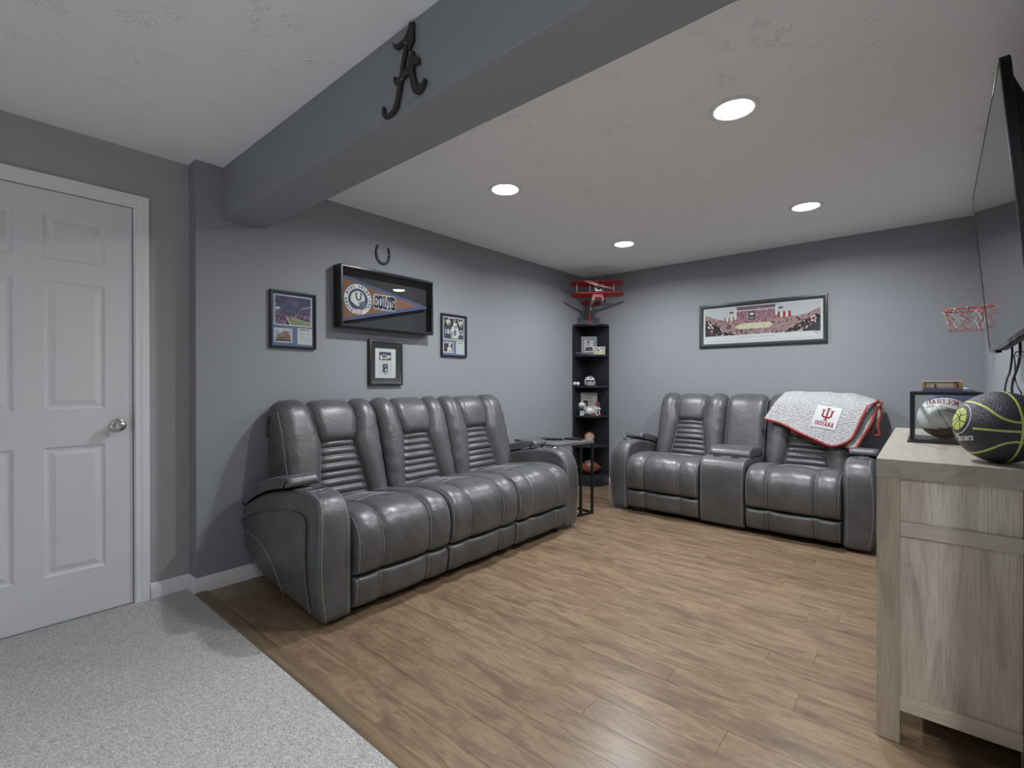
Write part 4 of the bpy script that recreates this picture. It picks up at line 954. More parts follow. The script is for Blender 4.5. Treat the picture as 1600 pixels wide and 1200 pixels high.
# ticket plaque
th = thing('ticket_plaque', 'small clear plaque holding a pale printed ticket beside the portrait frame', 'plaque', M=facing(0.108, 0.232, SH[4]) @ Matrix.Translation((0, 0.044, 0)))
MB().box(-0.065, 0.065, -0.044, 0.044, 0, 0.012).build('block', M['paper'], th, bevel=0.002)
a = Art(); z0 = 0.0123; a.c('silver').rect(-0.060, 0.060, -0.038, 0.040, z0); a.c('yellowp').rect(-0.034, 0.034, -0.030, -0.010, z0+0.0003); a.c('grey').rect(-0.056, 0.056, 0.018, 0.034, z0+0.0003); a.c('tan').rect(-0.056, -0.040, -0.034, 0.014, z0+0.0003); a.c('tan').rect(0.040, 0.056, -0.034, 0.014, z0+0.0003); a.c('navy').rect(-0.028, 0.0, -0.004, 0.012, z0+0.0003); a.c('white').disc(-0.004, 0.022, 0.008, z0+0.0006, 12)
a.done('ticket_print', th)
# dark metal trinket
th = thing('metal_figurine', 'low dark metal figurine lying in front of the portrait frame', 'figurine', M=facing(-0.068, 0.200, SH[4]))
mb = MB(); mb.tube([(-0.085, 0.020, 0), (-0.05, 0.018, 0.0), (0.0, 0.014, 0.0), (0.05, 0.010, 0.0), (0.085, 0.009, 0.0)], [0.006, 0.009, 0.008, 0.007, 0.004], 8); mb.ball((-0.075, 0.026, 0.004), 0.010, 10, 7); mb.tube([(-0.06, 0.03, 0), (-0.065, 0.002, 0.012)], 0.004, 6); mb.tube([(-0.03, 0.02, 0), (-0.02, 0.002, 0.014)], 0.004, 6); mb.build('body', M['darkgrey'], th, smooth=60)
mb = MB(); mb.box(0.03, 0.09, 0.0, 0.010, -0.014, 0.014); mb.build('base', M['darkgrey'], th, bevel=0.003)
# golf balls and mini helmet
def dimple(nt, b):
    vo = nd(nt, 'ShaderNodeTexVoronoi', {'Vector': coords(nt, 'Object'), 'Scale': 330.0}).outputs['Distance']; bump(nt, b, vo, 0.5, 0.001)
M['golf'] = mat('dimpled_white', (0.72, 0.72, 0.72), 0.35, build=dimple)
def loose(name, label, cat, r, f, z, group=None): return thing(name, label, cat, tuple(cp(r, f, z)), group=group)
for (r_, f_, lb) in ((-0.128, 0.240, 'white golf ball in front on the helmet shelf'), (-0.158, 0.205, 'white golf ball partly hidden by the shelf side panel')):
    th = loose('golf_ball', lb, 'golf ball', r_, f_, SH[3], 'golf balls on the shelf'); MB().ball((0, 0, 0.0214), 0.0214, 20, 12).build('ball', M['golf'], th, smooth=60)
    MB().disc(0, 0, 0.004, 0).build('logo', M['navy'], th).matrix_local = frame_M(Vector((0, 0, 0.0214))+EF*0.0215, ER, Vector((0, 0, 1)), EF)
def mini_helmet(root, R_, shell, face, stripe=True):
    # local: x right, y up, z forward; sits on y = 0
    mb = MB(); n, m = 26, 18
    def hp(i, j):
        a = 2*math.pi*i/n; e = -0.62+(math.pi/2+0.62)*j/(m-1); x, y, z = math.cos(e)*math.sin(a), math.sin(e), math.cos(e)*math.cos(a)
        cut = 0.30 if z > 0.42 else (-0.62 if abs(x) > 0.5 or z < 0.2 else -0.62+0.92*(z-0.2)/0.22)
        y = max(y, cut) if z > 0.2 else y
        return Vector((x*0.86*R_, (y*0.90+0.58)*R_, z*1.05*R_))
    mb.grid(hp, n, m, cu=True); mb.build('shell', shell, root, smooth=60)
    mb = MB()
    for yy, sp in ((0.52, 0.60), (0.30, 0.62), (0.12, 0.58)):
        mb.tube([(-0.84*R_, yy*R_+0.04*R_, 0.25*R_), (-sp*R_, yy*R_, 1.0*R_), (0, yy*R_, 1.22*R_), (sp*R_, yy*R_, 1.0*R_), (0.84*R_, yy*R_+0.04*R_, 0.25*R_)], 0.045*R_, 6)
    for xx in (-0.3, 0.3): mb.tube([(xx*R_, 0.54*R_, 1.14*R_), (xx*R_, 0.10*R_, 1.12*R_)], 0.04*R_, 6)
    mb.build('face_mask', face, root, smooth=60)
    MB().ball((0, 0.45*R_, 0.25*R_), 0.55*R_, 14, 9).build('padding', M['grey'], root, smooth=60)
    if stripe:
        mb = MB()
        for xx in (-0.13, 0.13):
            pts = [Vector((xx*R_, (math.sin(e)*0.90+0.58)*R_, math.cos(e)*1.05*R_))*1.0 for e in [0.36+1.9*k/14 for k in range(15)]]
            mb.tube([p+Vector((0, 0.004*1, 0.002)) for p in pts], 0.05*R_, 6)
        mb.build('stripe', M['navy'], root, smooth=60)
th = thing('mini_helmet', 'small silver-white football helmet with two dark stripes on the shelf', 'helmet', M=facing(0.010, 0.185, SH[3]))
mini_helmet(th, 0.072, M['whiteball'], M['silver'])
# framed clipping
th = easel_frame('black framed newspaper clipping behind the baseball on the shelf', 0.012, 0.120, SH[2], 0.212, 0.262, 0.013, M['frame'], 'framed_clipping')
a = Art(); z0 = 0.0046; a.c('newsp').rect(-0.093, 0.093, -0.118, 0.118, z0); a.c('darkphoto').flat([(-0.062, 0.030), (-0.012, 0.030), (-0.012, -0.036), (-0.030, -0.036), (-0.034, 0.0), (-0.062, 0.0)], z0+0.0003); a.c('darkgrey').rect(-0.035, 0.03, 0.052, 0.060, z0+0.0003); a.c('grey').rect(0.0, 0.035, 0.008, 0.026, z0+0.0003); a.c('paper').rect(-0.008, 0.088, -0.112, -0.028, z0+0.0003); a.done('clipping_print', th)
# helmet bobblehead
th = thing('helmet_bobblehead', 'football bobblehead figure with oversized white helmet, left of the baseball', 'figurine', M=facing(-0.086, 0.235, SH[2]))
MB().lathe([(0.026, 0), (0.026, 0.010), (0.022, 0.012)], 20, Matrix.Rotation(R(-90), 4, 'X')).build('base', M['paper'], th, smooth=40)
mb = MB(); mb.tube([(-0.012, 0.012, 0), (-0.013, 0.035, 0.004), (-0.008, 0.05, 0)], [0.007, 0.008, 0.010], 8); mb.tube([(0.014, 0.012, 0), (0.013, 0.035, 0.004), (0.008, 0.05, 0)], [0.007, 0.008, 0.010], 8); mb.build('legs', M['white'], th, smooth=60)
mb = MB(); mb.ball((0, 0.064, 0), 0.020, 14, 9, (1.1, 1.1, 0.8)); mb.tube([(-0.018, 0.072, 0), (-0.032, 0.055, 0.006), (-0.024, 0.042, 0.014)], 0.006, 6); mb.tube([(0.018, 0.072, 0), (0.032, 0.055, 0.006), (0.024, 0.042, 0.014)], 0.006, 6); mb.build('body', M['navy'], th, smooth=60)
mb = MB(); mb.ball((0, 0.112, 0), 0.037, 18, 12, (1, 0.95, 1.05)); mb.build('helmet', M['whiteball'], th, smooth=60)
MB().ball((0.004, 0.106, 0.022), 0.020, 12, 8).build('face', M['skin'], th, smooth=60)
mb = MB()
for yy in (0.102, 0.092): mb.tube([(-0.028, yy+0.006, 0.022), (0, yy, 0.047), (0.028, yy+0.006, 0.022)], 0.002, 6)
mb.build('face_mask', M['grey'], th, smooth=60)
# baseball
th = loose('baseball', 'white ball with a small red mark standing in front of the framed clipping', 'ball', -0.002, 0.242, SH[2]); MB().ball((0, 0, 0.046), 0.046, 26, 16).build('ball', M['whiteball'], th, smooth=60)
o = MB().disc(0, 0, 0.006, 0).build('mark', M['crimson'], th); o.matrix_local = frame_M(Vector((0, 0, 0.046))+(EF*0.96+ER*0.27+Vector((0, 0, 0.05))).normalized()*0.0462, ER, Vector((0, 0, 1)), EF)
# red-capped bobblehead
th = thing('cap_bobblehead', 'baseball bobblehead figure in white uniform and red cap on the shelf', 'figurine', M=facing(0.092, 0.232, SH[2]))
MB().box(-0.042, 0.042, 0, 0.008, -0.024, 0.024).build('base', M['red'], th, bevel=0.003)
mb = MB(); mb.tube([(-0.016, 0.008, 0), (-0.015, 0.035, 0.004), (-0.007, 0.058, 0)], [0.007, 0.008, 0.010], 8); mb.tube([(0.018, 0.008, 0), (0.016, 0.035, 0.004), (0.007, 0.058, 0)], [0.007, 0.008, 0.010], 8); mb.ball((0, 0.072, 0), 0.019, 14, 9, (1.0, 1.25, 0.8)); mb.tube([(-0.016, 0.084, 0), (-0.030, 0.068, 0.008), (-0.016, 0.064, 0.022)], 0.006, 6); mb.tube([(0.016, 0.084, 0), (0.030, 0.070, 0.006), (0.016, 0.060, 0.020)], 0.006, 6); mb.build('body', M['white'], th, smooth=60)
MB().ball((0.0, 0.066, 0.022), 0.010, 10, 7).build('glove', M['tan'], th, smooth=60)
MB().ball((0, 0.112, 0), 0.024, 16, 10, (0.9, 1.1, 0.95)).build('head', M['skin'], th, smooth=60)
mb = MB(); mb.ball((0, 0.128, -0.002), 0.0255, 16, 10, (0.95, 0.72, 1)); mb.prism([(-0.019, 0.016), (-0.016, 0.036), (0, 0.043), (0.016, 0.036), (0.019, 0.016)], 0.120, 0.124, 'y'); cap = mb.build('cap', M['red'], th, smooth=40)
MB().ball((-0.012, 0.004, 0.036), 0.010, 10, 7).build('ball', M['whiteball'], th, smooth=60)
# monogram puck
th = thing('monogram_trophy', 'round wooden disc with white monogram on a small pale stand', 'trophy', M=facing(0.003, 0.215, SH[1]))
MB().box(-0.036, 0.036, 0, 0.012, -0.02, 0.02).build('base', M['grey'], th, bevel=0.003); MB().box(-0.038, 0.046, 0.012, 0.028, -0.016, 0.016).build('stand', M['paper'], th, bevel=0.002)
for s_ in (-1, 1): MB().ball((s_*0.040, 0.008, 0), 0.008, 10, 7).build('foot', M['red'], th, smooth=60)
mb = MB(); mb.lathe([(0.0, -0.006), (0.052, -0.006), (0.057, 0), (0.052, 0.006), (0.0, 0.006)], 40, None, (0, 0.085, 0)); mb.build('disc', mat('orange_wood', (0.30, 0.12, 0.06), 0.4), th, smooth=40)
mb = MB(); trident(mb, 0, 0.085, 0.088, 0.0068); mb.build('monogram', M['white'], th)
# football
th = thing('football', 'brown leather football on the bottom of the corner shelf', 'football', M=facing(0.012, 0.175, SH[0]))
mb = MB(); n = 30
prof = [(max(0.0005, 0.076*(math.cos(math.pi/2*abs(-1+2*k/n))**0.86)), 0.134*(-1+2*k/n)) for k in range(n+1)]
mb.lathe(prof, 28, Matrix.Rotation(R(90), 4, 'Y'), (0, 0.0765, 0)); mb.build('ball', M['pigskin'], th, smooth=60)
mb = MB(); 
def fbp(x, a): 
    rr = 0.0765*(math.cos(math.pi/2*abs(x/0.134))**0.86); return (x, 0.0765+rr*math.sin(a), rr*math.cos(a))
put_text(mb, 'OFFICIAL', -0.036, 0.040, 0.0, 1.0, 0, 0.03, lambda x, y: fbp(x, R(34)+y*0.20))
mb.build('lettering', M['yellowp'], th)
mb = MB(); mb.tube([fbp(-0.045+0.09*k/8, R(78)) for k in range(9)], 0.003, 6)
for k in range(6): mb.tube([fbp(-0.038+0.0152*k, R(66)), fbp(-0.038+0.0152*k, R(90))], 0.003, 6)
mb.build('laces', M['white'], th, kind='stuff')
# toy biplane on its stand
PB = facing(0.012, 0.275, ST+0.001)
t = thing('toy_biplane', 'red toy biplane with silver fuselage climbing on a stand atop the corner shelf', 'toy plane', M=PB)
MB().lathe([(0.030, 0.0), (0.030, 0.004), (0.012, 0.008), (0.004, 0.010)], 20, Matrix.Rotation(R(-90), 4, 'X'), (-0.012, 0, -0.02)).build('stand_base', M['silver'], t, smooth=40)
MB().tube([(-0.012, 0.006, -0.02), (-0.016, 0.05, -0.015), (-0.011, 0.10, -0.005), (-0.006, 0.145, 0.0)], [0.008, 0.013, 0.009, 0.004], 8).build('stand_post', M['red'], t, smooth=60)
MB().tube([(-0.005, 0.145, 0.0), (-0.004, 0.185, 0.01)], 0.006, 8).build('stand_socket', M['yellowp'], t, smooth=60)
MB().tube([(-0.004, 0.185, 0.01), (0.0, 0.215, 0.03)], 0.003, 6).build('stand_pin', M['steel'], t)
fus = [(0.000, 0.222, -0.02), (0.012, 0.262, 0.06), (0.030, 0.318, 0.17), (0.040, 0.350, 0.235)]
mb = MB(); rings = []
for (x, y, z), hw, hh in zip(fus, (0.014, 0.022, 0.032, 0.034), (0.012, 0.020, 0.032, 0.034)): rings.append([(x-hw, y-hh, z), (x+hw, y-hh, z), (x+hw, y+hh, z), (x-hw, y+hh, z)])
mb.grid(lambda i, j: rings[j][i], 4, 4, cu=True); mb.add(rings[0], [(0,1,2,3)]); mb.add(rings[3], [(3,2,1,0)]); mb.build('fuselage', M['silver'], t, bevel=0.003)
mb = MB(); mb.lathe([(0.0, -0.02), (0.026, -0.018), (0.028, 0.006), (0.016, 0.012), (0.0, 0.013)], 18, Matrix.Rotation(R(-8), 4, 'X'), (0.044, 0.356, 0.246)); mb.build('engine', M['black'], t, smooth=40)
def wing(cx_, cy_, cz_, span, chord, pitch, mname, roll=0.0, name='wing'):
    pts = []
    for k in range(9):
        a = -math.pi/2+math.pi*k/8; pts.append((span/2-chord/2+chord/2*math.cos(a)*1.0, chord/2*math.sin(a)))
    for k in range(9):
        a = math.pi/2+math.pi*k/8; pts.append((-span/2+chord/2+chord/2*math.cos(a), chord/2*math.sin(a)))
    Mx = Matrix.Translation((cx_, cy_, cz_)) @ Matrix.Rotation(roll, 4, 'Z') @ Matrix.Rotation(pitch, 4, 'X')
    mb = MB(Mx); mb.prism(pts, -0.007, 0.007, 'y'); return mb.build(name, M[mname], t, bevel=0.003)
wing(0.022, 0.398, 0.215, 0.560, 0.096, R(-22), 'red', R(1.0), 'upper_wing')
wing(0.034, 0.284, 0.195, 0.560, 0.096, R(-22), 'red', R(1.5), 'lower_wing')
wing(0.004, 0.228, -0.015, 0.222, 0.075, R(-22), 'red', 0, 'tail_wing')
MB().prism([(0.222, -0.055), (0.222, 0.01), (0.272, -0.045), (0.268, -0.065)], 0.001, 0.009, 'x').build('tail_fin', M['red'], t, bevel=0.002)
for x0, x1 in ((-0.19, -0.178), (-0.052, -0.040), (0.09, 0.098), (0.20, 0.212)):
    MB().tube([(x0, 0.398, 0.222), (x1, 0.288, 0.205)], 0.0042, 8).build('wing_strut', M['silver'], t, smooth=60)
mb = MB(Matrix.Translation((0.034, 0.262, 0.222)) @ Matrix.Rotation(R(-10), 4, 'X')); mb.prism([(-0.055, 0.024), (0.055, 0.024), (0.066, -0.048), (0.046, -0.048), (0.030, -0.012), (-0.030, -0.012), (-0.046, -0.048), (-0.066, -0.048)], -0.006, 0.006); mb.build('landing_gear', M['red'], t, bevel=0.002)
for s_ in (-1, 1):
    wl = MB(); wl.lathe([(0.0, -0.008), (0.016, -0.008), (0.022, -0.004), (0.022, 0.004), (0.016, 0.008), (0.0, 0.008)], 20, Matrix.Rotation(R(90), 4, 'Y'), (0.034+s_*0.076, 0.216, 0.216)); wl.build('wheel', M['black'], t, smooth=40)
mb = MB(Matrix.Translation((0.046, 0.366, 0.268)) @ Matrix.Rotation(R(-13), 4, 'Z'))
mb.prism([(-0.165, 0.0), (-0.16, 0.028), (-0.04, 0.020), (0, 0.012), (0.04, 0.010), (0.15, 0.006), (0.155, -0.010), (0.04, -0.014), (0, -0.014), (-0.04, -0.014)], -0.004, 0.004); mb.build('propeller', M['red'], t, bevel=0.002)
MB().ball((0.046, 0.368, 0.276), 0.011, 12, 8).build('spinner', M['steel'], t, smooth=60)
# ================================================================== side table and remotes
tx, ty, tz, tr = 0.501, 3.440, 0.634, R(-11.5)
t = thing('side_table', 'charcoal C-shaped side table with black metal legs over the far sofa arm', 'side table', (tx, ty, 0), rz=tr)
MB().box(-0.263, 0.263, -0.218, 0.250, tz-0.022, tz).build('table_top', M['greywood'], t, bevel=0.002)
def sq(a, b, s_=0.009):
    mb = MB(); d = Vector(b)-Vector(a)
    if abs(d.z) > 0.1: mb.box(a[0]-s_, a[0]+s_, a[1]-s_, a[1]+s_, a[2], b[2])
    elif abs(d.x) > abs(d.y): mb.box(a[0], b[0], a[1]-s_, a[1]+s_, a[2]-s_, a[2]+s_)
    else: mb.box(a[0]-s_, a[0]+s_, a[1], b[1], a[2]-s_, a[2]+s_)
    return mb
for a_, b_ in (((0.250, 0.236, 0), (0.250, 0.236, tz-0.022)), ((0.250, 0.095, 0), (0.250, 0.095, tz-0.022)), ((-0.250, 0.236, 0), (-0.250, 0.236, tz-0.022)), ((-0.250, 0.095, 0), (-0.250, 0.095, tz-0.022))):
    sq(a_, b_).build('leg', M['blackmetal'], t)
for a_, b_ in (((0.250, -0.02, 0.009), (0.250, 0.227, 0.009)), ((-0.250, -0.02, 0.009), (-0.250, 0.227, 0.009)), ((-0.241, 0.236, 0.009), (0.241, 0.236, 0.009)), ((0.250, 0.0, tz-0.031), (0.250, 0.227, tz-0.031)), ((-0.241, 0.236, tz-0.031), (0.241, 0.236, tz-0.031))):
    sq(a_, b_).build('rail', M['blackmetal'], t)
for i, (x, y, rz, l, lb) in enumerate(((0.505, 3.425, R(-58), 0.19, 'long black remote control nearer the sofa on the side table'), (0.640, 3.560, R(-70), 0.16, 'shorter black remote control at the far side of the side table'))):
    rm = thing('remote_control', lb, 'remote', (x, y, tz), rz=rz+R(90), group='remotes on the side table')
    MB().box(-l/2, l/2, -0.022, 0.022, 0.0, 0.018).build('body', M['black'], rm, bevel=0.005, seg=3)
    for k in range(4):
        for j in (-1, 0, 1): MB().box(-l*0.25+k*0.02, -l*0.25+k*0.02+0.010, j*0.012-0.004, j*0.012+0.004, 0.018, 0.0195).build('button', M['darkgrey'], rm)
# ================================================================== fleece blanket over the loveseat back
def back_surface(z):   # y of the front of the loveseat's back cushions at height z
    return 3.900 + 0.525 + (z-0.42)*0.31
t = thing('fleece_blanket', 'grey fleece blanket with red binding draped over the loveseat back', 'blanket', (2.35, 4.62, 0.80))
O = Vector((2.35, 4.62, 0.80))
def drape(hem, top, lift, wob, nx=64, nf=30, nb=16, back=0.14):
    hem = catmull([(x, z, 0) for x, z in hem], nx); top = catmull([(x, z, 0) for x, z in top], nx); rows = []
    for i in range(nx):
        s = i/(nx-1); hx, hz = hem[i].x, hem[i].y; tx_, tz_ = top[i].x, top[i].y; col = []
        for k in range(nf+1):
            u = k/nf; x = hx+(tx_-hx)*u; z = hz+(tz_-hz)*u
            e = u**6
            y = back_surface(z)-0.018-lift+0.105*e
            f_ = 0.010*math.sin(9*s+wob+2.2*u)+0.006*math.sin(23*s+3*u+wob)
            y -= (f_+0.008)*(1-0.5*u)
            col.append(Vector((x, y, z+0.004*math.sin(15*s+wob)*u)))
        tz2 = col[-1].z; y0 = col[-1].y
        for k in range(1, nb+1):
            v = k/nb; a = v*math.pi*0.5
            if v < 0.5: y = y0+0.075*math.sin(v*2*math.pi/2); z = tz2+0.012*math.sin(v*2*math.pi)*1.0-0.006*v
            else: y = y0+0.075+0.005*(v-0.5); z = tz2-0.005-back*(v-0.5)*2
            col.append(Vector((col[nf].x, min(y, 4.772), z)))
        rows.append(col)
    return rows
def cloth(rows, name, m, th_=0.012):
    nx, ny = len(rows), len(rows[0]); mb = MB(); N = []
    for i in range(nx):
        c = []
        for j in range(ny):
            a = rows[min(i+1, nx-1)][j]-rows[max(i-1, 0)][j]; b = rows[i][min(j+1, ny-1)]-rows[i][max(j-1, 0)]
            c.append(a.cross(b).normalized() if a.cross(b).length > 1e-9 else Vector((0, -1, 0)))
        N.append(c)
    mb.grid(lambda i, j: rows[i][j]-O, nx, ny); o = len(mb.v)
    mb.grid(lambda i, j: rows[i][j]-N[i][j]*th_-O, nx, ny)
    h = len(mb.f)//2; mb.f = [f[::-1] for f in mb.f[:h]]+mb.f[h:]
    ring = [(i, 0) for i in range(nx)]+[(nx-1, j) for j in range(1, ny)]+[(i, ny-1) for i in range(nx-2, -1, -1)]+[(0, j) for j in range(ny-2, 0, -1)]
    ids = [j*nx+i for i, j in ring]
    for a, b in zip(ids, ids[1:]+ids[:1]): mb.f.append((a, b, o+b, o+a)); mb.mi.append(0)
    ob = mb.build(name, m, t, smooth=70)
    return ob, N
rowsB = drape([(2.16, 0.735), (2.30, 0.675), (2.42, 0.640), (2.50, 0.655), (2.56, 0.635), (2.595, 0.640), (2.635, 0.72), (2.685, 0.83), (2.715, 0.94)], [(2.14, 1.030), (2.35, 1.035), (2.55, 1.03), (2.66, 1.005), (2.735, 0.975)], 0.012, 2.0)
cloth(rowsB, 'under_layer', M['fleece'])
rowsA = drape([(1.955, 0.832), (2.08, 0.800), (2.22, 0.735), (2.36, 0.672), (2.44, 0.645), (2.50, 0.660), (2.565, 0.705), (2.60, 0.78), (2.635, 0.88), (2.665, 0.955)], [(2.075, 1.045), (2.20, 1.052), (2.36, 1.050), (2.45, 1.040), (2.56, 1.045), (2.63, 1.015), (2.715, 0.985)], 0.038, 0.0)
rowsA = [[p+Vector((0, -0.010, 0)) for p in c] for c in rowsA]
cloth(rowsA, 'top_layer', M['fleece'])
def binding(rows, i0, i1, left, right, nm='binding'):
    edge_ = [rows[i][0]-O for i in range(i0, i1)]
    if left: edge_ = [rows[0][j]-O for j in range(20, 0, -1)]*0+edge_
    if right: edge_ = edge_+[rows[-1][j]-O for j in range(1, right)]
    return MB().tube(edge_, 0.0095, 8).build(nm, M['redcloth'], t, smooth=60)
binding(rowsA, 0, 64, False, 36); binding(rowsB, 0, 64, False, 38)
rp = rowsA[-1]
MB().tube(catmull([tuple(Vector((2.725, 4.60, 0.975))-O), tuple(Vector((2.745, 4.58, 0.93))-O), tuple(Vector((2.73, 4.56, 0.86))-O), tuple(Vector((2.725, 4.55, 0.79))-O), tuple(Vector((2.735, 4.55, 0.745))-O), tuple(Vector((2.70, 4.545, 0.738))-O), tuple(Vector((2.685, 4.545, 0.79))-O)], 30), 0.0095, 8).build('binding', M['redcloth'], t, smooth=60)
MB().grid(lambda i, j: Vector((2.66+0.075*i/5, 4.575+0.02*math.sin(i), 0.975-0.12*j/5-0.10*(i/5)*(j/5)))-O, 6, 6).build('folded_corner', M['fleece'], t, smooth=60)
# sewn label on the blanket
nxA = len(rowsA)
def onA(a, b, lift=0.0):   # a, b in grid units of the top layer
    i = min(max(a, 0), nxA-1.001); j = min(max(b, 0), 28.999); i0, j0 = int(i), int(j); fi, fj = i-i0, j-j0
    p = rowsA[i0][j0].lerp(rowsA[i0+1][j0], fi).lerp(rowsA[i0][j0+1].lerp(rowsA[i0+1][j0+1], fi), fj)
    n = (rowsA[i0+1][j0]-rowsA[i0][j0]).cross(rowsA[i0][j0+1]-rowsA[i0][j0]).normalized()
    return p+n*(0.003+lift)-O
def inv(x, z):
    best = None
    for i in range(nxA):
        for j in range(30):
            p = rowsA[i][j]; d = (p.x-x)**2+(p.z-z)**2
            if best is None or d < best[0]: best = (d, i, j)
    return best[1], best[2]
def xz(x, z, lift=0.0):
    # nearest point of the cloth's front at this x and z
    i, j = inv(x, z); p = rowsA[i][j]; y = p.y
    n = (rowsA[min(i+1, nxA-1)][j]-rowsA[max(i-1, 0)][j]).cross(rowsA[i][j+1]-rowsA[i][max(j-1, 0)]).normalized()
    y -= (n.x*(x-p.x)+n.z*(z-p.z))/n.y if abs(n.y) > 0.2 else 0
    return Vector((x, y-0.005-lift, z))-O
LC = (2.400, 0.862); LR = R(-9)
def lab(a, b, lift=0.0):
    # label plane: a right, b up, slightly turned and sheared like the cloth
    x = LC[0]+a*math.cos(LR)-b*math.sin(LR)+0.10*b; z = LC[1]+a*math.sin(LR)+b*math.cos(LR)
    return xz(x, z, lift)
mb = MB(); mb.grid(lambda i, j: lab(-0.085+0.17*i/8, -0.085+0.17*j/8), 9, 9); mb.build('sewn_label', M['white'], t, smooth=60)
mb = MB(); trident(mb, 0.0, 0.024, 0.098, warp=lambda x, y: lab(x, y, 0.0015)); slab_word(mb, 'INDIANA', -0.066, 0.066, -0.066, -0.033, 0.0046, widths={'I': 0.55}, gap=0.16, warp=lambda x, y: lab(x, y, 0.0015)); mb.build('label_print', M['crimson'], t)
# ================================================================== console table on the right
cx0, cx1, cy0, cy1, ct = 2.872, 3.262, 1.924, 3.310, 0.895
t = thing('console_table', 'grey oak console cabinet in the right foreground carrying the basketball', 'cabinet', (cx0, cy0, 0))
LX, LY = cx1-cx0, cy1-cy0
MB().box(0, LX, 0, LY, 0.837, ct).build('top_board', M['oak_y'], t, bevel=0.0015)
for x0 in (0.0, LX-0.060):
    for y0 in (0.0, LY-0.060): MB().box(x0+0.001, x0+0.060, y0+0.001, y0+0.059, 0, 0.837).build('leg', M['oak_leg'], t, bevel=0.0015)
for nm, yy in (('end_panel', 0.016), ('end_panel', LY-0.034)):
    MB().box(0.060, LX-0.060, yy, yy+0.018, 0.700, 0.837).build(nm, M['oak_v'], t)
    MB().box(0.060, LX-0.060, yy, yy+0.018, 0.151, 0.656).build(nm, M['oak_v'], t)
for y0 in (0.004, LY-0.044):
    MB().box(0.060, LX-0.060, y0, y0+0.040, 0.656, 0.700).build('cross_rail', M['oak_x'], t, bevel=0.001); MB().box(0.060, LX-0.060, y0, y0+0.040, 0.103, 0.151).build('cross_rail', M['oak_x'], t, bevel=0.001)
MB().box(0.05, LX-0.02, 0.05, LY-0.05, 0.103, 0.125).build('bottom_board', M['oak_y'], t); MB().box(LX-0.02, LX-0.008, 0.05, LY-0.05, 0.11, 0.837).build('back_panel', M['oak_y'], t)
for k in range(3):
    y0 = 0.062+k*(LY-0.124)/3; y1 = y0+(LY-0.124)/3-0.004
    d_ = MB().box(0.004, 0.022, y0, y1, 0.690, 0.832).build('drawer_front', M['oak_y'], t, bevel=0.0015); MB().tube([(-0.006, (y0+y1)/2-0.05, 0.76), (-0.006, (y0+y1)/2+0.05, 0.76)], 0.005, 8).build('handle', M['blackmetal'], d_)
    d_ = MB().box(0.004, 0.022, y0, y1, 0.130, 0.684).build('cabinet_door', M['oak_v'], t, bevel=0.0015); MB().tube([(-0.006, y1-0.04, 0.45), (-0.006, y1-0.04, 0.57)], 0.005, 8).build('handle', M['blackmetal'], d_)
# --- basketball with lime channels
def ball_frame(c):
    c = Vector(c); e3 = (CAMREF-c).normalized(); e1 = Vector((0, 0, 1)).cross(e3).normalized(); return e1, e3.cross(e1), e3
CAMREF = Vector((2.9895, -0.0247, 1.14))
bc, br = Vector((3.165, 2.050, 1.003)), 0.108
e1, e2, e3 = ball_frame(bc)
def bp(x, y, k=1.0):
    q = x*x+y*y
    if q > 0.9995: s_ = math.sqrt(0.9995/q); x *= s_; y *= s_; q = 0.9995
    return (e1*x+e2*y+e3*math.sqrt(max(0, 1-q)))*br*k
t = thing('basketball', 'black rubber basketball with lime green channels and team logo on the cabinet', 'basketball', tuple(bc-Vector((0, 0, br))))
UP = Vector((0, 0, br))
MB().ball(UP, br, 64, 40).build('ball', M['blackball'], t, smooth=60)
def channel(dirs, w_=0.0032, n=60):
    pts = catmull([tuple(d) for d in dirs], n); vs = []; fs = []
    for i, p in enumerate(pts):
        p = p.normalized(); tn = (pts[min(i+1, n-1)]-pts[max(i-1, 0)]).normalized(); sd = p.cross(tn).normalized()
        for k, h in ((-1, 0.9985), (-0.6, 1.0045), (0.6, 1.0045), (1, 0.9985)): vs.append((p+sd*(w_/br)*k).normalized()*br*h+UP)
    for i in range(n-1):
        for k in range(3): fs.append((i*4+k, i*4+k+1, (i+1)*4+k+1, (i+1)*4+k))
    return MB().add(vs, fs).build('channel', M['lime'], t, smooth=60)
V3 = lambda x, y: bp(x, y)/br
# vertical great circle
nn = V3(0.162, 0.965).cross(V3(0.23, -0.972)); nn = (V3(0.303, 0.75)-V3(0.371, -0.556)).cross(V3(0.425, -0.062)).normalized()
a1 = V3(0.425, -0.062); a1 = (a1-nn*a1.dot(nn)).normalized(); a2 = nn.cross(a1)
channel([a1*math.cos(2*math.pi*k/24)+a2*math.sin(2*math.pi*k/24) for k in range(25)], n=120)
channel([V3(-0.539, -0.072), V3(-0.30, -0.083), V3(-0.034, -0.094), V3(0.2, -0.096), V3(0.402, -0.097), (e1*0.80-e2*0.08+e3*0.55), (e1*1.0-e2*0.05-e3*0.05), (e1*0.7-e3*0.75)])
channel([(-e1*0.80+e2*0.55-e3*0.2), V3(-0.727, 0.684), V3(-0.657, 0.691), V3(-0.314, 0.551), V3(0.001, 0.271), V3(0.233, 0.168), V3(0.402, 0.16), (e1*0.78+e2*0.35+e3*0.55), (e1*0.85+e2*0.55)])
channel([(-e1*0.62-e2*0.78-e3*0.1), V3(-0.652, -0.750), V3(-0.371, -0.703), V3(-0.033, -0.501), V3(0.169, -0.402), V3(0.404, -0.383), (e1*0.78-e2*0.5+e3*0.45), (e1*0.85-e2*0.55)])
lc = (e1*-0.87+e2*0.20+e3*0.45).normalized(); lx = (e1-lc*e1.dot(lc)).normalized(); ly = lc.cross(lx)
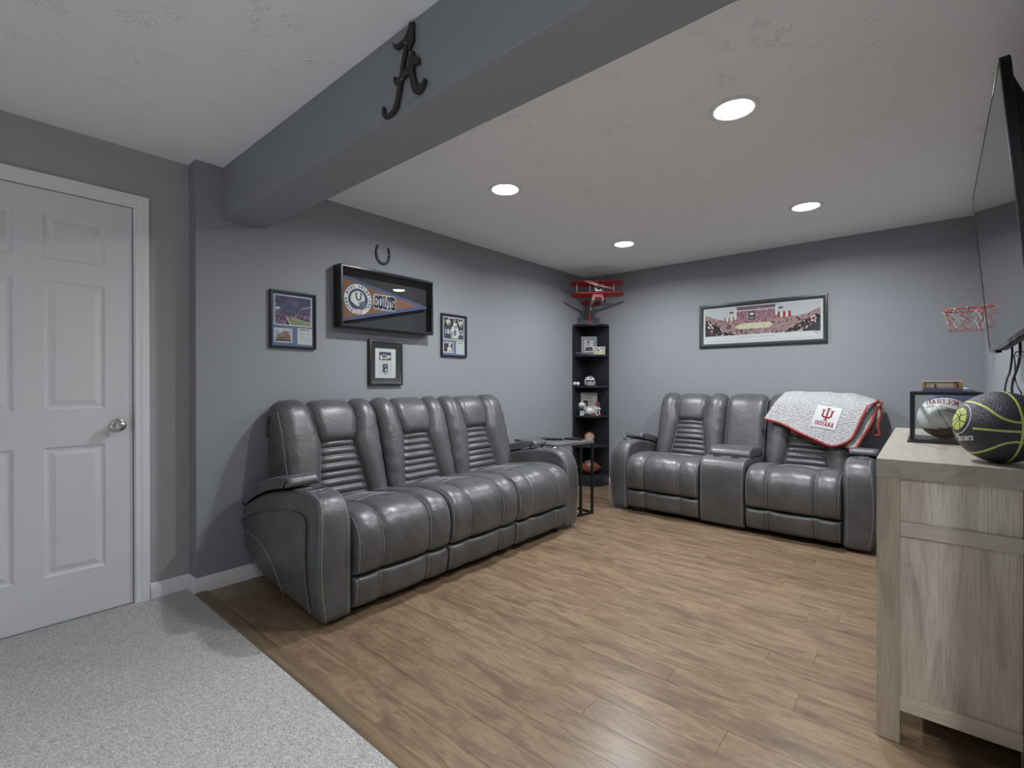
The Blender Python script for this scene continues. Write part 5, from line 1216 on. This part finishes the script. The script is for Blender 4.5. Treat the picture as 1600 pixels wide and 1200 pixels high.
def onlogo(a, b, k=1.003):
    m_ = math.hypot(a, b) or 1e-9; return (lc*math.cos(m_)+(lx*a+ly*b)*(math.sin(m_)/m_))*br*k+UP
def warp_art(src, f, k): return MB().add([f(p.x, p.y, k) for p in src.v], src.f)
lm = MB(); r1 = R(19)
for i in range(6):
    lm.ring(0, 0, r1*i/6+1e-4, r1*(i+1)/6, 0, 40)
warp_art(lm, onlogo, 1.0025).build('logo_ball', M['lime'], t)
lm = MB(); lm.ring(0, 0, R(24.6), R(25.9), 0, 60); warp_art(lm, onlogo, 1.0025).build('logo_ring', M['white'], t)
lm = MB()
for st_ in ([(-.9,-.1),(-.3,.0),(.3,.05),(.95,.1)], [(.1,.98),(.3,.4),(.35,-.1),(.15,-.98)], [(-.6,.75),(-.1,.45),(.2,.1),(.35,-.3),(.75,-.6)], [(-.75,-.6),(-.2,-.35),(.2,-.2),(.5,.3),(.7,.65)]):
    pts = [(p.x*r1, p.y*r1) for p in catmull([(a, b) for a, b in st_], 16)]; lm.stroke(pts, R(1.5))
warp_art(lm, onlogo, 1.0045).build('logo_seams', M['blackball'], t)
lm = MB(); put_text(lm, 'Pacers', 0, 1, 0, 1, 0, 0.035)
MB().add([bp(-0.915+0.395*p.x, -0.455+0.055*p.x+0.20*p.y, 1.003)+UP for p in lm.v], lm.f).build('lettering', M['white'], t)
lm = MB(); put_text(lm, '', 0, 1, 0, 1) if False else None
# --- display case with an autographed ball
kx0, kx1, ky0, ky1 = 2.940, 3.166, 2.520, 2.746
t = thing('ball_display_case', 'clear box with dark edges and stepped base displaying a white ball', 'display case', ((kx0+kx1)/2, (ky0+ky1)/2, ct))
hw = (kx1-kx0)/2
MB().box(-hw-0.004, hw+0.004, -hw-0.004, hw+0.004, 0, 0.008).build('base', M['frame2'], t, bevel=0.002); MB().box(-hw+0.004, hw-0.004, -hw+0.004, hw-0.004, 0.008, 0.014).build('base_step', M['frame2'], t, bevel=0.0015)
kb, kt = 0.014, 0.206; g = hw-0.012
for sx in (-1, 1):
    for sy in (-1, 1): MB().box(sx*g-0.007, sx*g+0.007, sy*g-0.007, sy*g+0.007, kb, kt).build('post', M['frame'], t)
for sx in (-1, 1): MB().box(sx*g-0.005, sx*g+0.005, -g+0.007, g-0.007, kt-0.011, kt).build('edge_bar', M['frame'], t)
for sy in (-1, 1): MB().box(-g+0.007, g-0.007, sy*g-0.007, sy*g+0.007, kt-0.013, kt).build('edge_bar', M['frame'], t)
for sy in (-1, 1): MB().box(-g+0.007, g-0.007, sy*g-0.001, sy*g+0.001, kb, kt-0.013).build('glass_pane', M['glass'], t)
for sx in (-1, 1): MB().box(sx*g-0.001, sx*g+0.001, -g+0.007, g-0.007, kb, kt-0.013).build('glass_pane', M['glass'], t)
MB().box(-g+0.007, g-0.007, -g+0.007, g-0.007, kt-0.004, kt-0.001).build('glass_top', M['glass'], t)
hc, hr = Vector((3.053, 2.633, ct+0.0145+0.0865)), 0.0865
f1, f2, f3 = ball_frame(hc)
t = thing('autographed_ball', 'white and dark red glossy ball with lettering inside the clear display case', 'ball', tuple(hc-Vector((0, 0, hr)))); HU = Vector((0, 0, hr))
mb = MB(); mb.ball(HU, hr, 64, 40)
cut = (f2*0.93+f1*-0.22+f3*0.30).normalized(); mi = []
for f in mb.f:
    c_ = sum((mb.v[i] for i in f), Vector())/len(f)-HU; mi.append(1 if c_.normalized().dot(cut) < -0.20 else 0)
mb.mi = mi; mb.build('ball', [M['whiteball'], M['redball']], t, smooth=60)
def hp_(x, y, k=1.003):
    q = x*x+y*y
    if q > 0.999: s_ = math.sqrt(0.999/q); x *= s_; y *= s_; q = 0.999
    return (f1*x+f2*y+f3*math.sqrt(1-q))*hr*k+HU
lm = MB(); slab_word(lm, 'HARLEM', 0, 1, 0, 1, 0.034, gap=0.10, warp=lambda x, y: (x, y, 0))
MB().add([hp_(-0.66+1.15*p.x, 0.55-0.07*p.x+0.20*p.y*(1+0.4*p.x)+0.10*math.sin(math.pi*p.x)) for p in lm.v], lm.f).build('lettering', M['crimson'], t)
for pts in ([(-0.80, 0.42), (-0.40, 0.50), (-0.139, 0.49), (0.15, 0.42), (0.404, 0.324), (0.8, 0.1)], [(-0.30, 0.50), (-0.10, 0.05), (0.10, -0.35), (0.20, -0.70)]):
    cur_ = catmull(pts, 40); MB().tube([hp_(p.x, p.y, 1.0) for p in cur_], 0.0011, 6).build('seam', M['darkgrey'], t, smooth=60)
MB().tube([hp_(p.x, p.y, 1.002) for p in catmull([(0.10, 0.36), (0.17, 0.38), (0.33, 0.31), (0.38, 0.24), (0.30, 0.23), (0.15, 0.28)], 28, True)], 0.0012, 6, closed=True).build('valve_loop', M['darkgrey'], t, smooth=60)
# --- stadium model on the case
t = thing('stadium_model', 'small tan stadium model on a blue base on top of the display case', 'model', (3.045, 2.642, ct+0.206))
MB().box(-0.061, 0.061, -0.045, 0.045, 0, 0.012).build('base', M['bluef'], t, bevel=0.001)
MB().box(-0.058, 0.058, -0.038, 0.040, 0.012, 0.036).build('walls', M['tan'], t)
for s_ in (-1, 1): MB().box(s_*0.058-0.004, s_*0.058+0.004, -0.041, 0.042, 0.012, 0.041).build('end_tower', M['tan'], t)
MB().box(-0.060, 0.060, -0.030, 0.042, 0.036, 0.041).build('roof', M['grey'], t); MB().box(-0.060, 0.060, -0.034, -0.028, 0.040, 0.045).build('roof_truss', M['white'], t)
for k in range(12): MB().box(-0.034+k*0.0058, -0.031+k*0.0058, -0.0395, -0.038, 0.016, 0.030).build('window', M['white'], t)
for k in range(2):
    for j in range(3): MB().box(-0.050+j*0.0045, -0.047+j*0.0045, -0.0395, -0.038, 0.017+k*0.006, 0.021+k*0.006).build('window', M['white'], t)
MB().box(-0.026, 0.028, -0.0400, -0.0385, 0.012, 0.0155).build('awning', M['brick'], t); MB().box(-0.024, -0.021, -0.042, -0.038, 0.012, 0.033).build('pillar', M['darkgrey'], t)
MB().box(0.034, 0.044, -0.044, -0.036, 0.012, 0.036).build('entrance_tower', M['brick'], t); MB().box(0.048, 0.060, -0.043, -0.036, 0.012, 0.024).build('entrance_block', M['brick'], t); MB().prism([(0.033, 0.036), (0.045, 0.036), (0.039, 0.043)], -0.045, -0.036, 'y').build('gable', M['darkgrey'], t)
# --- white and blue ball behind the case
t = thing('white_blue_ball', 'white and blue ball hidden behind the display case', 'ball', (3.100, 2.950, ct))
mb = MB(); mb.ball((0, 0, 0.1125), 0.1125, 48, 30); mb.mi = [1 if (mb.v[f[0]].z < 0.210 and mb.v[f[0]].z > 0.10) else 0 for f in mb.f]; mb.build('ball', [M['whiteball'], M['bluef']], t, smooth=60)
# ================================================================== television, cables, hoop
tf, tb_, tn_ = Vector((3.155, 3.000, 1.967)), Vector((3.212, 3.000, 1.271)), Vector((3.137, 1.760, 1.985))
ax = (tn_-tf).normalized(); up_ = (tf-tb_); up_ = (up_-ax*up_.dot(ax)).normalized(); out_ = ax.cross(up_)
tw, thh = 1.240, 0.698
t = thing('television', 'large black flat television tilted on the right wall above the cabinet', 'television', M=frame_M(tf-up_*thh, ax, up_, out_))
MB().box(0.004, tw-0.004, 0.004, thh-0.004, -0.002, 0.0).build('screen', M['tvscreen'], t)
mb = MB()
for x0, x1, y0, y1 in ((0, tw, 0, 0.010), (0, tw, thh-0.006, thh), (0, 0.006, 0.010, thh-0.006), (tw-0.006, tw, 0.010, thh-0.006)): mb.box(x0, x1, y0, y1, -0.020, 0.0015)
mb.build('bezel', M['tvbody'], t, bevel=0.0008)
MB().box(0.0, tw, -0.001, 0.012, 0.0015, 0.0025).build('chin_trim', M['tvedge'], t); MB().box(tw-0.0015, tw+0.0005, 0.0, thh, -0.001, 0.0018).build('edge_trim', M['tvedge'], t)
MB().box(0.004, tw-0.004, 0.004, thh-0.004, -0.022, -0.0025).build('panel_back', M['tvbody'], t)
mb = MB(); rg = [(0.03, 0.006, -0.022), (0.08, 0.015, -0.055)]
mb.prism([(0.004, -0.022), (thh-0.03, -0.022), (thh-0.16, -0.058), (0.05, -0.062), (0.006, -0.050)], 0.03, tw-0.03, 'x'); mb.build('rear_housing', M['tvbody'], t, bevel=0.004)
for k in range(24): MB().box(0.08+k*0.045, 0.112+k*0.045, -0.0005, 0.0045, -0.047, -0.026).build('vent_slot', M['darkgrey'], t)
MB().box(0.04, 0.10, -0.008, 0.002, -0.03, -0.012).build('sensor_bar', M['black'], t)
MB().box(tw/2-0.18, tw/2+0.18, 0.22, 0.48, -0.085, -0.058).build('mount_plate', M['blackmetal'], t)
mb = MB(); mb.box(W-0.012, W-0.0005, 2.18, 2.58, 1.50, 1.80); mb.box(W-0.075, W-0.012, 2.22, 2.26, 1.54, 1.76); mb.box(W-0.075, W-0.012, 2.50, 2.54, 1.54, 1.76)
o = mb.build('wall_mount', M['blackmetal']); tag(o, 'black metal bracket fixing the television to the wall', 'bracket')
for pts, lb, r_ in (([(3.262, 2.80, 1.285), (3.262, 2.80, 1.247), (3.262, 2.86, 1.185), (3.262, 2.97, 1.146), (3.27, 3.12, 1.085), (3.285, 3.20, 0.98), (3.293, 3.22, 0.60), (3.296, 3.22, 0.09)], 'black cable left of the others hanging below the television', 0.0035),
                    ([(3.262, 2.585, 1.29), (3.262, 2.585, 1.238), (3.262, 2.65, 1.194), (3.262, 2.77, 1.145), (3.27, 2.88, 1.096), (3.285, 2.95, 1.00), (3.293, 2.96, 0.60), (3.296, 2.96, 0.09)], 'thick black cable with white tie hanging below the television', 0.0042),
                    ([(3.266, 2.79, 1.25), (3.266, 2.75, 1.205), (3.266, 2.76, 1.17), (3.266, 2.735, 1.14), (3.27, 2.70, 1.115), (3.28, 2.70, 1.06), (3.293, 2.70, 0.60), (3.296, 2.70, 0.09)], 'thin looped black cable between the two thicker ones', 0.0022)):
    c_ = thing('cable', lb, 'cable', (3.296, pts[-1][1], 0.0), group='cables under the television')
    MB().tube([p-Vector((3.296, pts[-1][1], 0)) for p in catmull(pts, 60)], r_, 8).build('cord', M['black'], c_, smooth=60)
    if 'tie' in lb: MB().tube([(-0.034+0.014*math.cos(a), -0.375+0.010*math.sin(a), 1.245+0.01*math.sin(a)) for a in [2*math.pi*k/16 for k in range(16)]], 0.0025, 6, closed=True).build('tie', M['white'], c_, smooth=60)
# over-wall hoop
rc, rr_ = Vector((3.186, 4.10, 1.590)), 0.106
t = thing('toy_hoop', 'small red basketball hoop with net on the right wall behind the television', 'hoop', (W, 4.10, 1.590))
L_ = lambda p: Vector(p)-Vector((W, 4.10, 1.590))
MB().tube([L_((rc.x+rr_*math.cos(a), rc.y+rr_*math.sin(a), rc.z)) for a in [2*math.pi*k/48 for k in range(48)]], 0.0045, 8, closed=True).build('rim', M['rim'], t, smooth=60)
for s_ in (-1, 1): MB().tube([L_((rc.x+0.06, rc.y+s_*0.085, rc.z)), L_((W-0.016, rc.y+s_*0.03, rc.z-0.02))], 0.0035, 8).build('brace', M['rim'], t, smooth=60)
MB().box(-0.020, -0.014, -0.035, 0.035, -0.04, 0.02).build('bracket', M['rim'], t)
bb_ = MB().box(-0.013, -0.002, -0.15, 0.15, -0.045, 0.16).build('backboard', M['white'], t, bevel=0.003)
MB().box(-0.0145, -0.013, -0.06, 0.06, 0.02, 0.026).build('target_line', M['rim'], t); MB().box(-0.0145, -0.013, -0.06, 0.06, 0.10, 0.106).build('target_line', M['rim'], t)
nw = MB(); nr_ = MB(); nA = 12
def netp(k, lv):
    a = 2*math.pi*(k+(0.5 if lv % 2 else 0))/nA; rad = rr_*(1.0, 0.90, 0.82, 0.76, 0.73)[lv]; z = (0.0, -0.028, -0.058, -0.090, -0.122)[lv]+0.004*math.sin(5*k+3*lv)
    return L_((rc.x+rad*math.cos(a), rc.y+rad*math.sin(a), rc.z+z))
for lv in range(4):
    for k in range(nA):
        p = netp(k, lv)
        for q in ((netp(k, lv+1), netp(k-1, lv+1)) if lv % 2 == 0 else (netp(k, lv+1), netp(k+1, lv+1))):
            m_ = p.lerp(q, 0.5)+Vector((0, 0, -0.006)); (nw if (k+lv) % 2 == 0 else nr_).tube([p, m_, q], 0.0016, 5)
for k in range(nA):
    p, q = netp(k, 4), netp(k+1, 4); nr_.tube([p, p.lerp(q, 0.5)+Vector((0, 0, -0.010)), q], 0.0016, 5)
    nw.ball(netp(k, 0)-Vector((0, 0, 0.003)), 0.006, 8, 5)
nw.build('net_white_cords', M['cordw'], t, smooth=60, kind='stuff'); nr_.build('net_red_cords', M['redcloth'], t, smooth=60, kind='stuff')
# board behind the television
t = thing('wall_board', 'white board with thin red lines on the right wall above the television', 'sign', M=frame_M((W-0.0005, 2.770, 2.145), (0, -1, 0), (0, 0, 1), (-1, 0, 0)))
MB().box(-0.15, 0.15, -0.18, 0.18, 0, 0.010).build('board', M['white'], t, bevel=0.003)
mb = MB(); 
for x0, x1, y0, y1 in ((-0.14, -0.132, -0.17, 0.17), (0.132, 0.14, -0.17, 0.17), (-0.132, 0.132, 0.162, 0.17), (-0.132, 0.132, -0.17, -0.162), (-0.122, -0.118, -0.10, 0.12)): mb.box(x0, x1, y0, y1, 0.010, 0.0108)
mb.build('red_lines', M['redcloth'], t)
